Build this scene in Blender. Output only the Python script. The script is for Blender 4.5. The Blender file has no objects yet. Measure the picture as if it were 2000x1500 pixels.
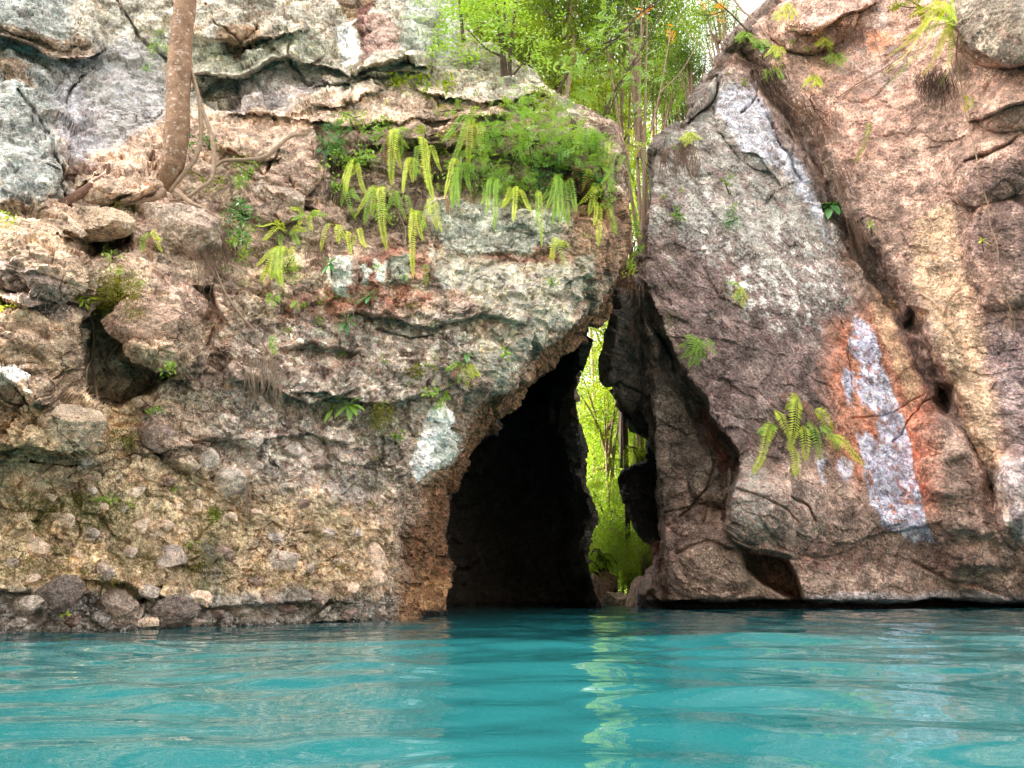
import bpy, math, random
import numpy as np
from mathutils import Vector

S = bpy.context.scene
R = math.radians
random.seed(7)
rng = np.random.default_rng(7)

# ------------------------------------------------------------------ camera, sky, sun, exposure
F, H, PITCH = 1400.0, 0.30, math.atan(400 / 1400)
cam_d = bpy.data.cameras.new('camera')
cam = bpy.data.objects.new('camera', cam_d)
S.collection.objects.link(cam)
cam_d.sensor_width = 36
cam_d.lens = 36 * F / 2000
cam_d.clip_start = 0.05
cam_d.clip_end = 500
cam.location = (0, 0, H)
cam.rotation_euler = (math.pi / 2 + PITCH, 0, 0)
S.camera = cam

SUN_EL, SUN_AZ = R(47), R(-82)            # azimuth clockwise from +Y; sun stands up-left beyond the gorge
w = bpy.data.worlds.new('World')
S.world = w
w.use_nodes = True
nt = w.node_tree
bg = nt.nodes['Background']
sky = nt.nodes.new('ShaderNodeTexSky')
sky.sky_type = 'NISHITA'
sky.sun_disc = False
sky.sun_elevation = SUN_EL
sky.sun_rotation = SUN_AZ
sky.dust_density = 3.0
sky.air_density = 1.0
hs = nt.nodes.new('ShaderNodeHueSaturation')
hs.inputs['Saturation'].default_value = 0.28
nt.links.new(sky.outputs[0], hs.inputs['Color'])
tint = nt.nodes.new('ShaderNodeMix'); tint.data_type = 'RGBA'; tint.blend_type = 'MULTIPLY'
tint.inputs[0].default_value = 1; tint.inputs[7].default_value = (1.0, 0.93, 0.84, 1)
nt.links.new(hs.outputs[0], tint.inputs[6]); nt.links.new(tint.outputs[2], bg.inputs[0])
bg.inputs[1].default_value = 0.15
sun_d = bpy.data.lights.new('sun', 'SUN')
sun = bpy.data.objects.new('sun', sun_d)
S.collection.objects.link(sun)
sun_d.energy = 2.0
sun_d.angle = R(0.6)
sun_d.color = (1.0, 0.93, 0.80)
tosun = Vector((math.sin(SUN_AZ) * math.cos(SUN_EL), math.cos(SUN_AZ) * math.cos(SUN_EL), math.sin(SUN_EL)))
sun.rotation_euler = tosun.to_track_quat('Z', 'Y').to_euler()
S.view_settings.view_transform = 'Standard'
S.view_settings.look = 'None'
S.view_settings.gamma = 1
S.view_settings.exposure = 2.92
S.view_settings.use_curve_mapping = False
S.render.engine = 'CYCLES'
S.cycles.use_denoising = True
S.cycles.max_bounces = 6
S.cycles.diffuse_bounces = 4
S.cycles.transmission_bounces = 4
S.cycles.sample_clamp_indirect = 4

COL = S.collection

# ------------------------------------------------------------------ numpy helpers
def P(px, py, Y):
    u = (np.asarray(px, float) - 1000) / F
    v = (750 - np.asarray(py, float)) / F
    dy = math.cos(PITCH) - v * math.sin(PITCH)
    dz = math.sin(PITCH) + v * math.cos(PITCH)
    t = Y / dy
    return np.stack(np.broadcast_arrays(u * t, Y * np.ones_like(t), H + dz * t), -1)

def project(p):
    x, y, z = p[..., 0], p[..., 1], p[..., 2] - H
    f = y * math.cos(PITCH) + z * math.sin(PITCH)
    up = -y * math.sin(PITCH) + z * math.cos(PITCH)
    f = np.where(f < 0.05, 0.05, f)
    return 1000 + F * x / f, 750 - F * up / f

def _hash(ix, iy, iz, seed):
    h = (ix.astype(np.uint32) * np.uint32(73856093)) ^ (iy.astype(np.uint32) * np.uint32(19349663)) ^ (iz.astype(np.uint32) * np.uint32(83492791)) ^ np.uint32(seed * 2654435 + 12345)
    h ^= h >> np.uint32(13); h *= np.uint32(0x5bd1e995); h ^= h >> np.uint32(15); h *= np.uint32(0x27d4eb2d); h ^= h >> np.uint32(13)
    return h

def noise(p, seed=0):                        # gradient noise, about -1..1
    p = np.asarray(p, np.float32)
    i = np.floor(p); f = p - i; i = i.astype(np.int32)
    u = f * f * f * (f * (f * 6 - 15) + 10)
    out = 0
    for dx in (0, 1):
        wx = u[:, 0] if dx else 1 - u[:, 0]
        for dy in (0, 1):
            wy = u[:, 1] if dy else 1 - u[:, 1]
            for dz in (0, 1):
                wz = u[:, 2] if dz else 1 - u[:, 2]
                h = _hash(i[:, 0] + dx, i[:, 1] + dy, i[:, 2] + dz, seed)
                gx = (h & np.uint32(1023)).astype(np.float32) / 511.5 - 1
                gy = ((h >> np.uint32(10)) & np.uint32(1023)).astype(np.float32) / 511.5 - 1
                gz = ((h >> np.uint32(20)) & np.uint32(1023)).astype(np.float32) / 511.5 - 1
                out = out + wx * wy * wz * (gx * (f[:, 0] - dx) + gy * (f[:, 1] - dy) + gz * (f[:, 2] - dz))
    return out * 1.5

def fbm(p, freq, octv, seed=0, gain=0.5, ridged=False):
    a, s, t = 1.0, 0, 0
    for k in range(octv):
        n = noise(p * (freq * 2.03 ** k) + 17.3 * k, seed + k)
        if ridged:
            n = 1 - 2 * np.abs(n)
        s = s + a * n; t += a; a *= gain
    return s / t

def worley(p, freq, seed=0):                 # F1, F2, vector to nearest cell point, cell hash
    q = np.asarray(p, np.float32) * freq
    i = np.floor(q).astype(np.int32)
    n = len(q)
    d1 = np.full(n, 9e9, np.float32); d2 = d1.copy()
    vec = np.zeros((n, 3), np.float32); hid = np.zeros(n, np.uint32)
    for dx in (-1, 0, 1):
        for dy in (-1, 0, 1):
            for dz in (-1, 0, 1):
                c = i + np.array([dx, dy, dz], np.int32)
                h = _hash(c[:, 0], c[:, 1], c[:, 2], seed)
                o = np.stack([(h & np.uint32(1023)), (h >> np.uint32(10)) & np.uint32(1023), (h >> np.uint32(20)) & np.uint32(1023)], -1).astype(np.float32) / 1023
                v = q - (c + o)
                d = (v * v).sum(1)
                m = d < d1
                d2 = np.where(m, d1, np.minimum(d2, d))
                vec[m] = v[m]; hid[m] = h[m]
                d1 = np.where(m, d, d1)
    return np.sqrt(d1), np.sqrt(d2), vec / freq, hid

def blocks(p, freq, seed, step=1.0, tilt=1.0):    # faceted, jointed rock relief in about -1..1
    f1, f2, v, h = worley(p, freq, seed)
    r = ((h * np.uint32(747796405)) >> np.uint32(16)).astype(np.float32) / 65535 * 2 - 1
    g = np.stack([((h * np.uint32(k)) >> np.uint32(18)).astype(np.float32) / 16383 * 2 - 1 for k in (2891336453, 1103515245, 362437)], -1)
    out = step * r * 0.6 + tilt * (v * freq * g).sum(1)
    edge = np.clip((f2 - f1) / 0.05, 0, 1)
    return out - 0.22 * (1 - edge), edge

def smooth(x):
    x = np.clip(x, 0, 1)
    return x * x * (3 - 2 * x)

def poly_sd(px, py, poly):                   # signed distance in pixels, positive inside
    poly = np.array(poly, float)
    d = np.full(px.shape, 1e9); inside = np.zeros(px.shape, bool)
    n = len(poly)
    for k in range(n):
        ax, ay = poly[k]; bx, by = poly[(k + 1) % n]
        ex, ey = bx - ax, by - ay
        wx, wy = px - ax, py - ay
        t = np.clip((wx * ex + wy * ey) / (ex * ex + ey * ey + 1e-9), 0, 1)
        d = np.minimum(d, np.hypot(wx - ex * t, wy - ey * t))
        c = (ay > py) != (by > py)
        xi = ax + (py - ay) * ex / (ey if abs(ey) > 1e-9 else 1e-9)
        inside ^= c & (px < xi)
    return np.where(inside, d, -d)

def line_d(px, py, pts):                     # distance to a polyline
    pts = np.array(pts, float)
    d = np.full(px.shape, 1e9)
    for (ax, ay), (bx, by) in zip(pts[:-1], pts[1:]):
        ex, ey = bx - ax, by - ay
        t = np.clip(((px - ax) * ex + (py - ay) * ey) / (ex * ex + ey * ey + 1e-9), 0, 1)
        d = np.minimum(d, np.hypot(px - ax - ex * t, py - ay - ey * t))
    return d

def ell(px, py, cx, cy, rx, ry, ang=0):
    c, s = math.cos(R(ang)), math.sin(R(ang))
    x, y = px - cx, py - cy
    return np.hypot((x * c + y * s) / rx, (-x * s + y * c) / ry)

def rbf(pts):
    pts = np.array(pts, float)
    X = pts[:, :2] / 500; n = len(X)
    def phi(r): return r                      # linear kernel: smooth enough and never overshoots
    K = phi(np.linalg.norm(X[:, None] - X[None], axis=2)) + np.eye(n) * 1e-6
    A = np.zeros((n + 3, n + 3)); A[:n, :n] = K
    A[:n, n] = 1; A[:n, n + 1:] = X; A[n:, :n] = A[:n, n:].T
    wgt = np.linalg.solve(A, np.concatenate([pts[:, 2], np.zeros(3)]))
    def ev(px, py):
        out = wgt[n] + wgt[n + 1] * px / 500 + wgt[n + 2] * py / 500
        for k in range(n):
            out = out + wgt[k] * np.sqrt((px / 500 - X[k, 0]) ** 2 + (py / 500 - X[k, 1]) ** 2 + 0.01)
        return out
    return ev

def lut(table):
    t = np.array(table, float)
    return lambda y: np.interp(y, t[:, 0], t[:, 1])

def lin(c):                                  # sRGB 0..255 -> linear
    c = np.array(c, float) / 255
    return np.where(c <= 0.04045, c / 12.92, ((c + 0.055) / 1.055) ** 2.4)

# ------------------------------------------------------------------ mesh helpers
def mesh_np(name, V, faces, mat=None, smooth_shade=True, attrs=None):
    V = np.asarray(V, np.float32).reshape(-1, 3); faces = np.asarray(faces, np.int32)
    k = faces.shape[1]; n = len(faces)
    me = bpy.data.meshes.new(name)
    me.vertices.add(len(V)); me.vertices.foreach_set('co', V.ravel())
    me.loops.add(n * k); me.loops.foreach_set('vertex_index', faces.ravel())
    me.polygons.add(n); me.polygons.foreach_set('loop_start', np.arange(0, n * k, k, dtype=np.int32))
    me.polygons.foreach_set('use_smooth', np.full(n, smooth_shade, bool))
    for an, a in (attrs or {}).items():
        a = np.asarray(a, np.float32)
        at = me.color_attributes.new(an, 'FLOAT_COLOR', 'POINT')
        at.data.foreach_set('color', np.concatenate([a, np.ones((len(a), 1), np.float32)], 1).ravel())
    me.update(calc_edges=True); me.validate()
    if mat: me.materials.append(mat)
    return me

def link(name, me, parent=None, label=None, cat=None, group=None, kind=None):
    o = bpy.data.objects.new(name, me)
    COL.objects.link(o)
    if parent is not None:
        o.parent = parent
        o.location = (0, 0, 0)
        o.matrix_parent_inverse.identity()
    if label: o['label'] = label
    if cat: o['category'] = cat
    if group: o['group'] = group
    if kind: o['kind'] = kind
    return o

def thing(name, label, cat, loc, group=None, kind=None):
    return link(name, None, None, label, cat, group, kind) if loc is None else _place(link(name, None, None, label, cat, group, kind), loc)

def _place(o, loc):
    o.location = tuple(float(v) for v in loc); return o

def catmull(pts, n):
    pts = np.asarray(pts, float)
    if len(pts) == 2:
        t = np.linspace(0, 1, n)[:, None]
        return pts[0] * (1 - t) + pts[1] * t
    q = np.vstack([2 * pts[0] - pts[1], pts, 2 * pts[-1] - pts[-2]])
    out = []
    m = len(pts) - 1
    for t in np.linspace(0, m - 1e-6, n):
        k = int(t); f = t - k
        a, b, c, d = q[k], q[k + 1], q[k + 2], q[k + 3]
        out.append(0.5 * ((2 * b) + (-a + c) * f + (2 * a - 5 * b + 4 * c - d) * f * f + (-a + 3 * b - 3 * c + d) * f ** 3))
    return np.array(out)

def tube(pts, radii, n=16, sides=8, rough=0.0, seed=0):
    C = catmull(pts, n)
    rr = np.interp(np.linspace(0, 1, n), np.linspace(0, 1, len(radii)), radii)
    T = np.gradient(C, axis=0); T /= np.linalg.norm(T, axis=1)[:, None] + 1e-9
    ref = np.array([0.13, 0.97, 0.2]) if abs(T[:, 1]).mean() < 0.8 else np.array([1, 0, 0.1])
    A = np.cross(T, ref); A /= np.linalg.norm(A, axis=1)[:, None] + 1e-9
    B = np.cross(T, A)
    th = np.linspace(0, 2 * math.pi, sides, endpoint=False)
    V = C[:, None] + rr[:, None, None] * (np.cos(th)[None, :, None] * A[:, None] + np.sin(th)[None, :, None] * B[:, None])
    V = V.reshape(-1, 3)
    if rough:
        s = np.repeat(rr, sides)
        nn = fbm(V, 0.35 / max(rr.max(), 1e-3), 3, seed + 5)
        V = V + (V - np.repeat(C, sides, 0)) * (rough * nn)[:, None]
    i = np.arange(n - 1)[:, None] * sides; j = np.arange(sides)[None]
    j2 = (j + 1) % sides
    Fq = np.stack([i + j, i + j2, i + sides + j2, i + sides + j], -1).reshape(-1, 4)
    return V, Fq

def join(parts):
    Vs, Fs, o = [], [], 0
    for V, f in parts:
        Vs.append(V); Fs.append(np.asarray(f) + o); o += len(V)
    return np.vstack(Vs), np.vstack(Fs)

# ------------------------------------------------------------------ materials
def new_mat(name):
    m = bpy.data.materials.new(name); m.use_nodes = True
    return m, m.node_tree, m.node_tree.nodes['Principled BSDF']

def N(nt, t, **kw):
    n = nt.nodes.new(t)
    for k, v in kw.items():
        if k in n.inputs: n.inputs[k].default_value = v
        else: setattr(n, k, v)
    return n

def noise_node(nt, vec, scale, detail=4, rough=0.6, dist=0.0):
    n = N(nt, 'ShaderNodeTexNoise'); n.inputs['Scale'].default_value = scale
    n.inputs['Detail'].default_value = detail; n.inputs['Roughness'].default_value = rough
    n.inputs['Distortion'].default_value = dist
    nt.links.new(vec, n.inputs['Vector'])
    return n.outputs['Fac']

def ramp(nt, fac, lo, hi, a=0.0, b=1.0):
    m = N(nt, 'ShaderNodeMapRange'); m.inputs['From Min'].default_value = lo; m.inputs['From Max'].default_value = hi
    m.inputs['To Min'].default_value = a; m.inputs['To Max'].default_value = b
    nt.links.new(fac, m.inputs['Value'])
    return m.outputs['Result']

def mul(nt, a, b, op='MULTIPLY'):
    m = N(nt, 'ShaderNodeMath', operation=op)
    for k, v in enumerate((a, b)):
        if isinstance(v, (int, float)): m.inputs[k].default_value = v
        else: nt.links.new(v, m.inputs[k])
    return m.outputs[0]

def mix(nt, fac, a, b, mode='MIX'):
    m = N(nt, 'ShaderNodeMix', data_type='RGBA', blend_type=mode)
    for k, v in ((0, fac), (6, a), (7, b)):
        if isinstance(v, (int, float)): m.inputs[k].default_value = v
        elif isinstance(v, (tuple, list, np.ndarray)): m.inputs[k].default_value = tuple(float(x) for x in v[:3]) + (1,)
        else: nt.links.new(v, m.inputs[k])
    return m.outputs[2]

def mix_f(nt, fac, a, b):
    m = N(nt, 'ShaderNodeMix', data_type='FLOAT')
    for k, v in ((0, fac), (2, a), (3, b)): nt.links.new(v, m.inputs[k])
    return m.outputs[0]

def rock_material(name, attr=True, base=(0.25, 0.2, 0.17), bump=1.0, local=False):
    m, nt, b = new_mat(name)
    if local:
        tc = N(nt, 'ShaderNodeTexCoord'); pos = tc.outputs['Object']
    else:
        g = N(nt, 'ShaderNodeNewGeometry'); pos = g.outputs['Position']
    if attr:
        a = N(nt, 'ShaderNodeVertexColor', layer_name='Col'); col = a.outputs['Color']
        k = N(nt, 'ShaderNodeVertexColor', layer_name='Mask')
        sp = N(nt, 'ShaderNodeSeparateColor'); nt.links.new(k.outputs['Color'], sp.inputs[0])
        lich, wet, moss = sp.outputs[0], sp.outputs[1], sp.outputs[2]
    else:
        col = base; lich = 0.35; wet = 0.0; moss = 0.0
    n1 = noise_node(nt, pos, 5, 6, 0.65, 0.4); n2 = noise_node(nt, pos, 28, 5, 0.7); n3 = noise_node(nt, pos, 110, 3, 0.7)
    nh0 = noise_node(nt, pos, 2.6, 4, 0.65)
    tone = mul(nt, ramp(nt, n1, 0.3, 0.7, 0.70, 1.28), mix_f(nt, ramp(nt, nh0, 0.35, 0.65), ramp(nt, n2, 0.32, 0.68, 0.75, 1.25), ramp(nt, n2, 0.32, 0.68, 0.4, 1.7)))
    tone = mul(nt, tone, ramp(nt, n3, 0.3, 0.7, 0.6, 1.4))
    tone = mul(nt, mul(nt, tone, 1.5, 'POWER'), 1.6)
    tc2 = N(nt, 'ShaderNodeCombineColor')
    for i in range(3): nt.links.new(tone, tc2.inputs[i])
    c = mix(nt, 1.0, col, tc2.outputs[0], 'MULTIPLY')
    # warm and cool mottling
    nh = noise_node(nt, pos, 9, 5, 0.7, 0.8)
    c = mix(nt, ramp(nt, nh, 0.48, 0.7, 0, 0.45), c, mix(nt, 1.0, c, (1.25, 0.82, 0.62), 'MULTIPLY'))
    nh2 = noise_node(nt, pos, 7.3, 5, 0.7, 0.8)
    c = mix(nt, ramp(nt, nh2, 0.52, 0.7, 0, 0.4), c, mix(nt, 1.0, c, (0.8, 0.88, 1.0), 'MULTIPLY'))
    # pale crust / lichen flecks
    nl = noise_node(nt, pos, 22, 7, 0.78, 0.3)
    th = mul(nt, 0.68, mul(nt, lich, 0.2), 'SUBTRACT')
    lf = mul(nt, mul(nt, mul(nt, nl, th, 'SUBTRACT'), 22.0), 1.0)
    cl = N(nt, 'ShaderNodeClamp'); nt.links.new(lf, cl.inputs[0])
    lf = mul(nt, cl.outputs[0], ramp(nt, lich, 0, 0.15) if attr else 1.0)
    c = mix(nt, mul(nt, lf, 0.85), c, (0.68, 0.65, 0.59))
    # broad lichen and mineral blotches
    nl2 = noise_node(nt, pos, 6.5, 9, 0.82, 0.5)
    l2 = ramp(nt, nl2, 0.575, 0.60, 0, 0.55)
    l2c = N(nt, 'ShaderNodeClamp'); nt.links.new(mul(nt, l2, ramp(nt, lich, 0.1, 0.6, 0.25, 1.0) if attr else 0.4), l2c.inputs[0])
    c = mix(nt, l2c.outputs[0], c, (0.62, 0.58, 0.52))
    nd2 = noise_node(nt, pos, 4.2, 8, 0.8, 0.6)
    c = mix(nt, ramp(nt, nd2, 0.56, 0.62, 0, 0.6), c, mix(nt, 1.0, c, (0.42, 0.34, 0.34), 'MULTIPLY'))
    # hairline cracks and drip stains
    wob = N(nt, 'ShaderNodeTexNoise'); wob.inputs['Scale'].default_value = 3.0; wob.inputs['Detail'].default_value = 5
    nt.links.new(pos, wob.inputs['Vector'])
    va = N(nt, 'ShaderNodeVectorMath', operation='MULTIPLY_ADD'); nt.links.new(wob.outputs['Color'], va.inputs[0]); va.inputs[1].default_value = (0.55, 0.55, 0.55); nt.links.new(pos, va.inputs[2])
    ve = N(nt, 'ShaderNodeTexVoronoi', feature='DISTANCE_TO_EDGE'); ve.inputs['Scale'].default_value = 2.3; nt.links.new(va.outputs[0], ve.inputs['Vector'])
    ckm = noise_node(nt, pos, 1.7, 2)
    ck = mul(nt, ramp(nt, ve.outputs['Distance'], 0.0, 0.022), ramp(nt, ckm, 0.5, 0.58, 1, 0), 'MAXIMUM')
    ckc = N(nt, 'ShaderNodeClamp'); nt.links.new(ck, ckc.inputs[0]); ck = ckc.outputs[0]
    c = mix(nt, ck, mix(nt, 1.0, c, (0.35, 0.30, 0.28), 'MULTIPLY'), c)
    dm = N(nt, 'ShaderNodeMapping'); dm.inputs['Scale'].default_value = (5.0, 5.0, 0.55); nt.links.new(pos, dm.inputs['Vector'])
    dn = noise_node(nt, dm.outputs[0], 1.0, 6, 0.7, 0.3)
    dmask = ramp(nt, dn, 0.55, 0.68, 0, 0.6)
    c = mix(nt, dmask, c, mix(nt, 1.0, c, (0.55, 0.50, 0.47), 'MULTIPLY'))
    # dark pits
    vo = N(nt, 'ShaderNodeTexVoronoi'); vo.inputs['Scale'].default_value = 34; nt.links.new(pos, vo.inputs['Vector'])
    pit = ramp(nt, vo.outputs['Distance'], 0.05, 0.28)
    pn = noise_node(nt, pos, 11, 3)
    pit = mul(nt, pit, ramp(nt, pn, 0.45, 0.55), 'MAXIMUM')
    pc = N(nt, 'ShaderNodeClamp'); nt.links.new(pit, pc.inputs[0])
    c = mix(nt, pc.outputs[0], mix(nt, 1.0, c, (0.5, 0.42, 0.38), 'MULTIPLY'), c)
    if attr:
        nm = noise_node(nt, pos, 40, 5, 0.75)
        mf = mul(nt, moss, ramp(nt, nm, 0.42, 0.58))
        c = mix(nt, mf, c, mix(nt, n2, (0.05, 0.075, 0.01), (0.26, 0.25, 0.03)))
    hsv = N(nt, 'ShaderNodeHueSaturation'); hsv.inputs['Saturation'].default_value = 0.86; nt.links.new(c, hsv.inputs['Color'])
    nt.links.new(hsv.outputs[0], b.inputs['Base Color'])
    if attr:
        nt.links.new(ramp(nt, wet, 0, 1, 0.88, 0.28), b.inputs['Roughness'])
    else:
        b.inputs['Roughness'].default_value = 0.88
    b.inputs['Specular IOR Level'].default_value = 0.3
    hgt = mul(nt, mul(nt, n2, 1.0), mul(nt, n3, 0.35), 'ADD')
    hgt = mul(nt, hgt, ramp(nt, nh, 0.38, 0.62, 0.25, 1.1))
    hgt = mul(nt, hgt, mul(nt, pc.outputs[0], 0.3), 'ADD')
    hgt = mul(nt, hgt, mul(nt, ck, 0.5), 'ADD')
    hgt = mul(nt, hgt, mul(nt, n1, 1.2), 'ADD')
    bp = N(nt, 'ShaderNodeBump'); bp.inputs['Strength'].default_value = 0.9 * bump; bp.inputs['Distance'].default_value = 0.035
    nt.links.new(hgt, bp.inputs['Height']); nt.links.new(bp.outputs[0], b.inputs['Normal'])
    return m

M_ROCK = rock_material('cliff_rock')
M_STONE = rock_material('cobble_stone', False, tuple(lin((196, 172, 148))), 0.8)
M_STONE_G = rock_material('grey_cobble_stone', False, tuple(lin((168, 154, 142))), 0.6)
M_STONE_D = rock_material('dark_cobble_stone', False, tuple(lin((132, 112, 102))), 0.6)

def leaf_mat(name, c1, c2, c3=None, trans=0.45, gloss=0.45, scale=0.9):
    m, nt, b = new_mat(name)
    g = N(nt, 'ShaderNodeNewGeometry')
    a = N(nt, 'ShaderNodeVertexColor', layer_name='Col')
    sp = N(nt, 'ShaderNodeSeparateColor'); nt.links.new(a.outputs['Color'], sp.inputs[0])
    c = mix(nt, sp.outputs[0], c1, c2)
    if c3 is not None:
        n = noise_node(nt, g.outputs['Position'], scale, 3)
        c = mix(nt, ramp(nt, n, 0.42, 0.6), c, mix(nt, sp.outputs[1], c3, c2))
    nt.links.new(c, b.inputs['Base Color'])
    b.inputs['Roughness'].default_value = gloss
    b.inputs['Specular IOR Level'].default_value = 0.35
    t = N(nt, 'ShaderNodeBsdfTranslucent')
    nt.links.new(mix(nt, 1.0, c, (1.35, 1.25, 0.45), 'MULTIPLY'), t.inputs['Color'])
    ms = N(nt, 'ShaderNodeMixShader'); ms.inputs[0].default_value = trans
    nt.links.new(b.outputs[0], ms.inputs[1]); nt.links.new(t.outputs[0], ms.inputs[2])
    nt.links.new(ms.outputs[0], nt.nodes['Material Output'].inputs['Surface'])
    return m

L_TREE = leaf_mat('forest_leaf', (0.09, 0.19, 0.018), (0.24, 0.36, 0.03), (0.34, 0.40, 0.035), 0.45)
L_TREE2 = leaf_mat('deep_green_leaf', (0.03, 0.10, 0.015), (0.11, 0.21, 0.03), (0.16, 0.25, 0.03), 0.45)
L_FERN = leaf_mat('fern_leaf', (0.40, 0.56, 0.05), (0.66, 0.76, 0.12), (0.58, 0.66, 0.07), 0.35, 0.55, 3)
L_FERN2 = leaf_mat('young_fern_leaf', (0.20, 0.42, 0.05), (0.36, 0.56, 0.09), (0.30, 0.48, 0.06), 0.35, 0.55, 3)
L_BUSH = leaf_mat('shrub_leaf', (0.14, 0.32, 0.05), (0.32, 0.54, 0.12), (0.26, 0.42, 0.05), 0.35, 0.4, 2)
L_BROAD = leaf_mat('broad_leaf', (0.07, 0.22, 0.07), (0.18, 0.40, 0.13), None, 0.25, 0.25)
L_GAP = leaf_mat('painted_sun_leaf', (0.12, 0.27, 0.03), (0.30, 0.46, 0.05), (0.38, 0.48, 0.05), 0.45)  # lighter green painted in so shaded gap foliage looks sunlit
L_MOSS = leaf_mat('moss_leaf', (0.12, 0.15, 0.015), (0.28, 0.28, 0.04), (0.20, 0.18, 0.03), 0.3, 0.7, 4)
L_ORANGE = leaf_mat('orange_leaf', (0.75, 0.24, 0.02), (0.85, 0.40, 0.04), None, 0.4)
L_DRY = leaf_mat('dry_leaf', (0.16, 0.07, 0.035), (0.32, 0.17, 0.10), None, 0.2, 0.7)

def bark_mat(name, c1, c2, scale=12, spots=0.0):
    m, nt, b = new_mat(name)
    g = N(nt, 'ShaderNodeNewGeometry')
    n1 = noise_node(nt, g.outputs['Position'], scale, 6, 0.7, 1.0)
    n2 = noise_node(nt, g.outputs['Position'], scale * 6, 4, 0.7)
    c = mix(nt, ramp(nt, n1, 0.35, 0.65), c1, c2)
    c = mix(nt, ramp(nt, n2, 0.3, 0.7, 0, 0.5), c, mix(nt, 1.0, c, (0.5, 0.45, 0.4), 'MULTIPLY'))
    if spots:
        n3 = noise_node(nt, g.outputs['Position'], 17, 6, 0.8)
        c = mix(nt, mul(nt, ramp(nt, n3, 0.56, 0.62), spots), c, (0.62, 0.56, 0.47))
    nt.links.new(c, b.inputs['Base Color'])
    b.inputs['Roughness'].default_value = 0.85
    bp = N(nt, 'ShaderNodeBump'); bp.inputs['Strength'].default_value = 0.7; bp.inputs['Distance'].default_value = 0.02
    nt.links.new(mul(nt, n1, n2, 'ADD'), bp.inputs['Height']); nt.links.new(bp.outputs[0], b.inputs['Normal'])
    return m
B_TREE = bark_mat('mottled_bark', tuple(lin((118, 86, 64))), tuple(lin((172, 138, 110))), 7, 0.9)
B_ROOT = bark_mat('pale_root', tuple(lin((150, 122, 100))), tuple(lin((190, 168, 146))), 14)
B_DARK = bark_mat('dark_bark', tuple(lin((62, 48, 38))), tuple(lin((104, 84, 68))), 14)
B_LOG = bark_mat('weathered_log', tuple(lin((118, 84, 68))), tuple(lin((150, 116, 96))), 12)
B_FIBRE = bark_mat('root_fibre', tuple(lin((120, 88, 74))), tuple(lin((168, 138, 118))), 25)

# ------------------------------------------------------------------ rock faces
ALLV, ALLN = [], []                         # for placing plants and stones on the rock

def grid_normals(G):
    du = np.gradient(G, axis=1); dv = np.gradient(G, axis=0)
    n = np.cross(du, dv)
    n /= np.linalg.norm(n, axis=2)[..., None] + 1e-12
    return n

def grid_faces(nr, nc, flip=False):
    i = np.arange(nr - 1)[:, None] * nc; j = np.arange(nc - 1)[None]
    f = np.stack([i + j, i + j + 1, i + nc + j + 1, i + nc + j], -1).reshape(-1, 4)
    return f[:, ::-1] if flip else f

def colmix(C, m, rgb):
    m = np.clip(m, 0, 1)[..., None]
    return C * (1 - m) + lin(rgb) * m

rows = np.concatenate([np.arange(-900, -60, 30), np.arange(-60, -4, 8), np.arange(0, 1272, 2.15), [1290, 1340, 1500, 1900]])

def lip(px, py, pts, amp, h, soft=4):        # ledge: rock above the line stands proud and fades upward
    pts = np.array(pts, float)
    yl = np.interp(px, pts[:, 0], pts[:, 1])
    win = smooth((px - pts[0, 0]) / 30) * smooth((pts[-1, 0] - px) / 30)
    s = yl - py                               # >0 above the line
    return amp * win * np.where(s > 0, np.exp(-s / h), 0) * smooth(s / (soft * 2) + 0.5)

def crack(px, py, pts, wdt, dep):
    d = line_d(px, py, pts)
    return -0.6 * dep * np.exp(-(d / (0.65 * wdt)) ** 2)

def blob(px, py, cx, cy, rx, ry, ang, amp, sharp=2.0):
    r = ell(px, py, cx, cy, rx, ry, ang)
    return amp * np.clip(1 - r ** sharp, 0, 1) ** 0.5 if sharp > 0 else amp * np.exp(-r * r)

# ---- left cliff --------------------------------------------------
E_ = lut([(-900, 760), (-300, 800), (0, 880), (60, 905), (110, 965), (150, 1040), (165, 1062), (205, 1120), (238, 1182), (250, 1200), (300, 1213), (420, 1219), (480, 1224),
          (520, 1208), (560, 1178), (610, 1135), (650, 1082), (690, 1043), (730, 1022), (760, 965), (790, 908), (850, 882), (880, 862), (905, 836), (950, 810),
          (1000, 797), (1050, 772), (1100, 757), (1150, 749), (1215, 741), (1300, 738), (1900, 738)])
U_ = lut([(-900, 700), (150, 1030), (240, 1190), (300, 1216), (480, 1226), (520, 1216), (560, 1199), (600, 1172), (650, 1125), (700, 1072), (750, 1035), (800, 990), (850, 945), (900, 905), (950, 886), (1050, 874), (1150, 862), (1900, 860)])
Rg_ = lut([(-900, 690), (150, 1020), (240, 1180), (300, 1206), (480, 1214), (540, 1198), (570, 1180), (600, 1163), (640, 1151), (700, 1145), (760, 1134), (830, 1132), (880, 1140), (950, 1148),
           (985, 1163), (1010, 1168), (1040, 1160), (1080, 1149), (1115, 1158), (1150, 1170), (1190, 1180), (1900, 1180)])
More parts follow.
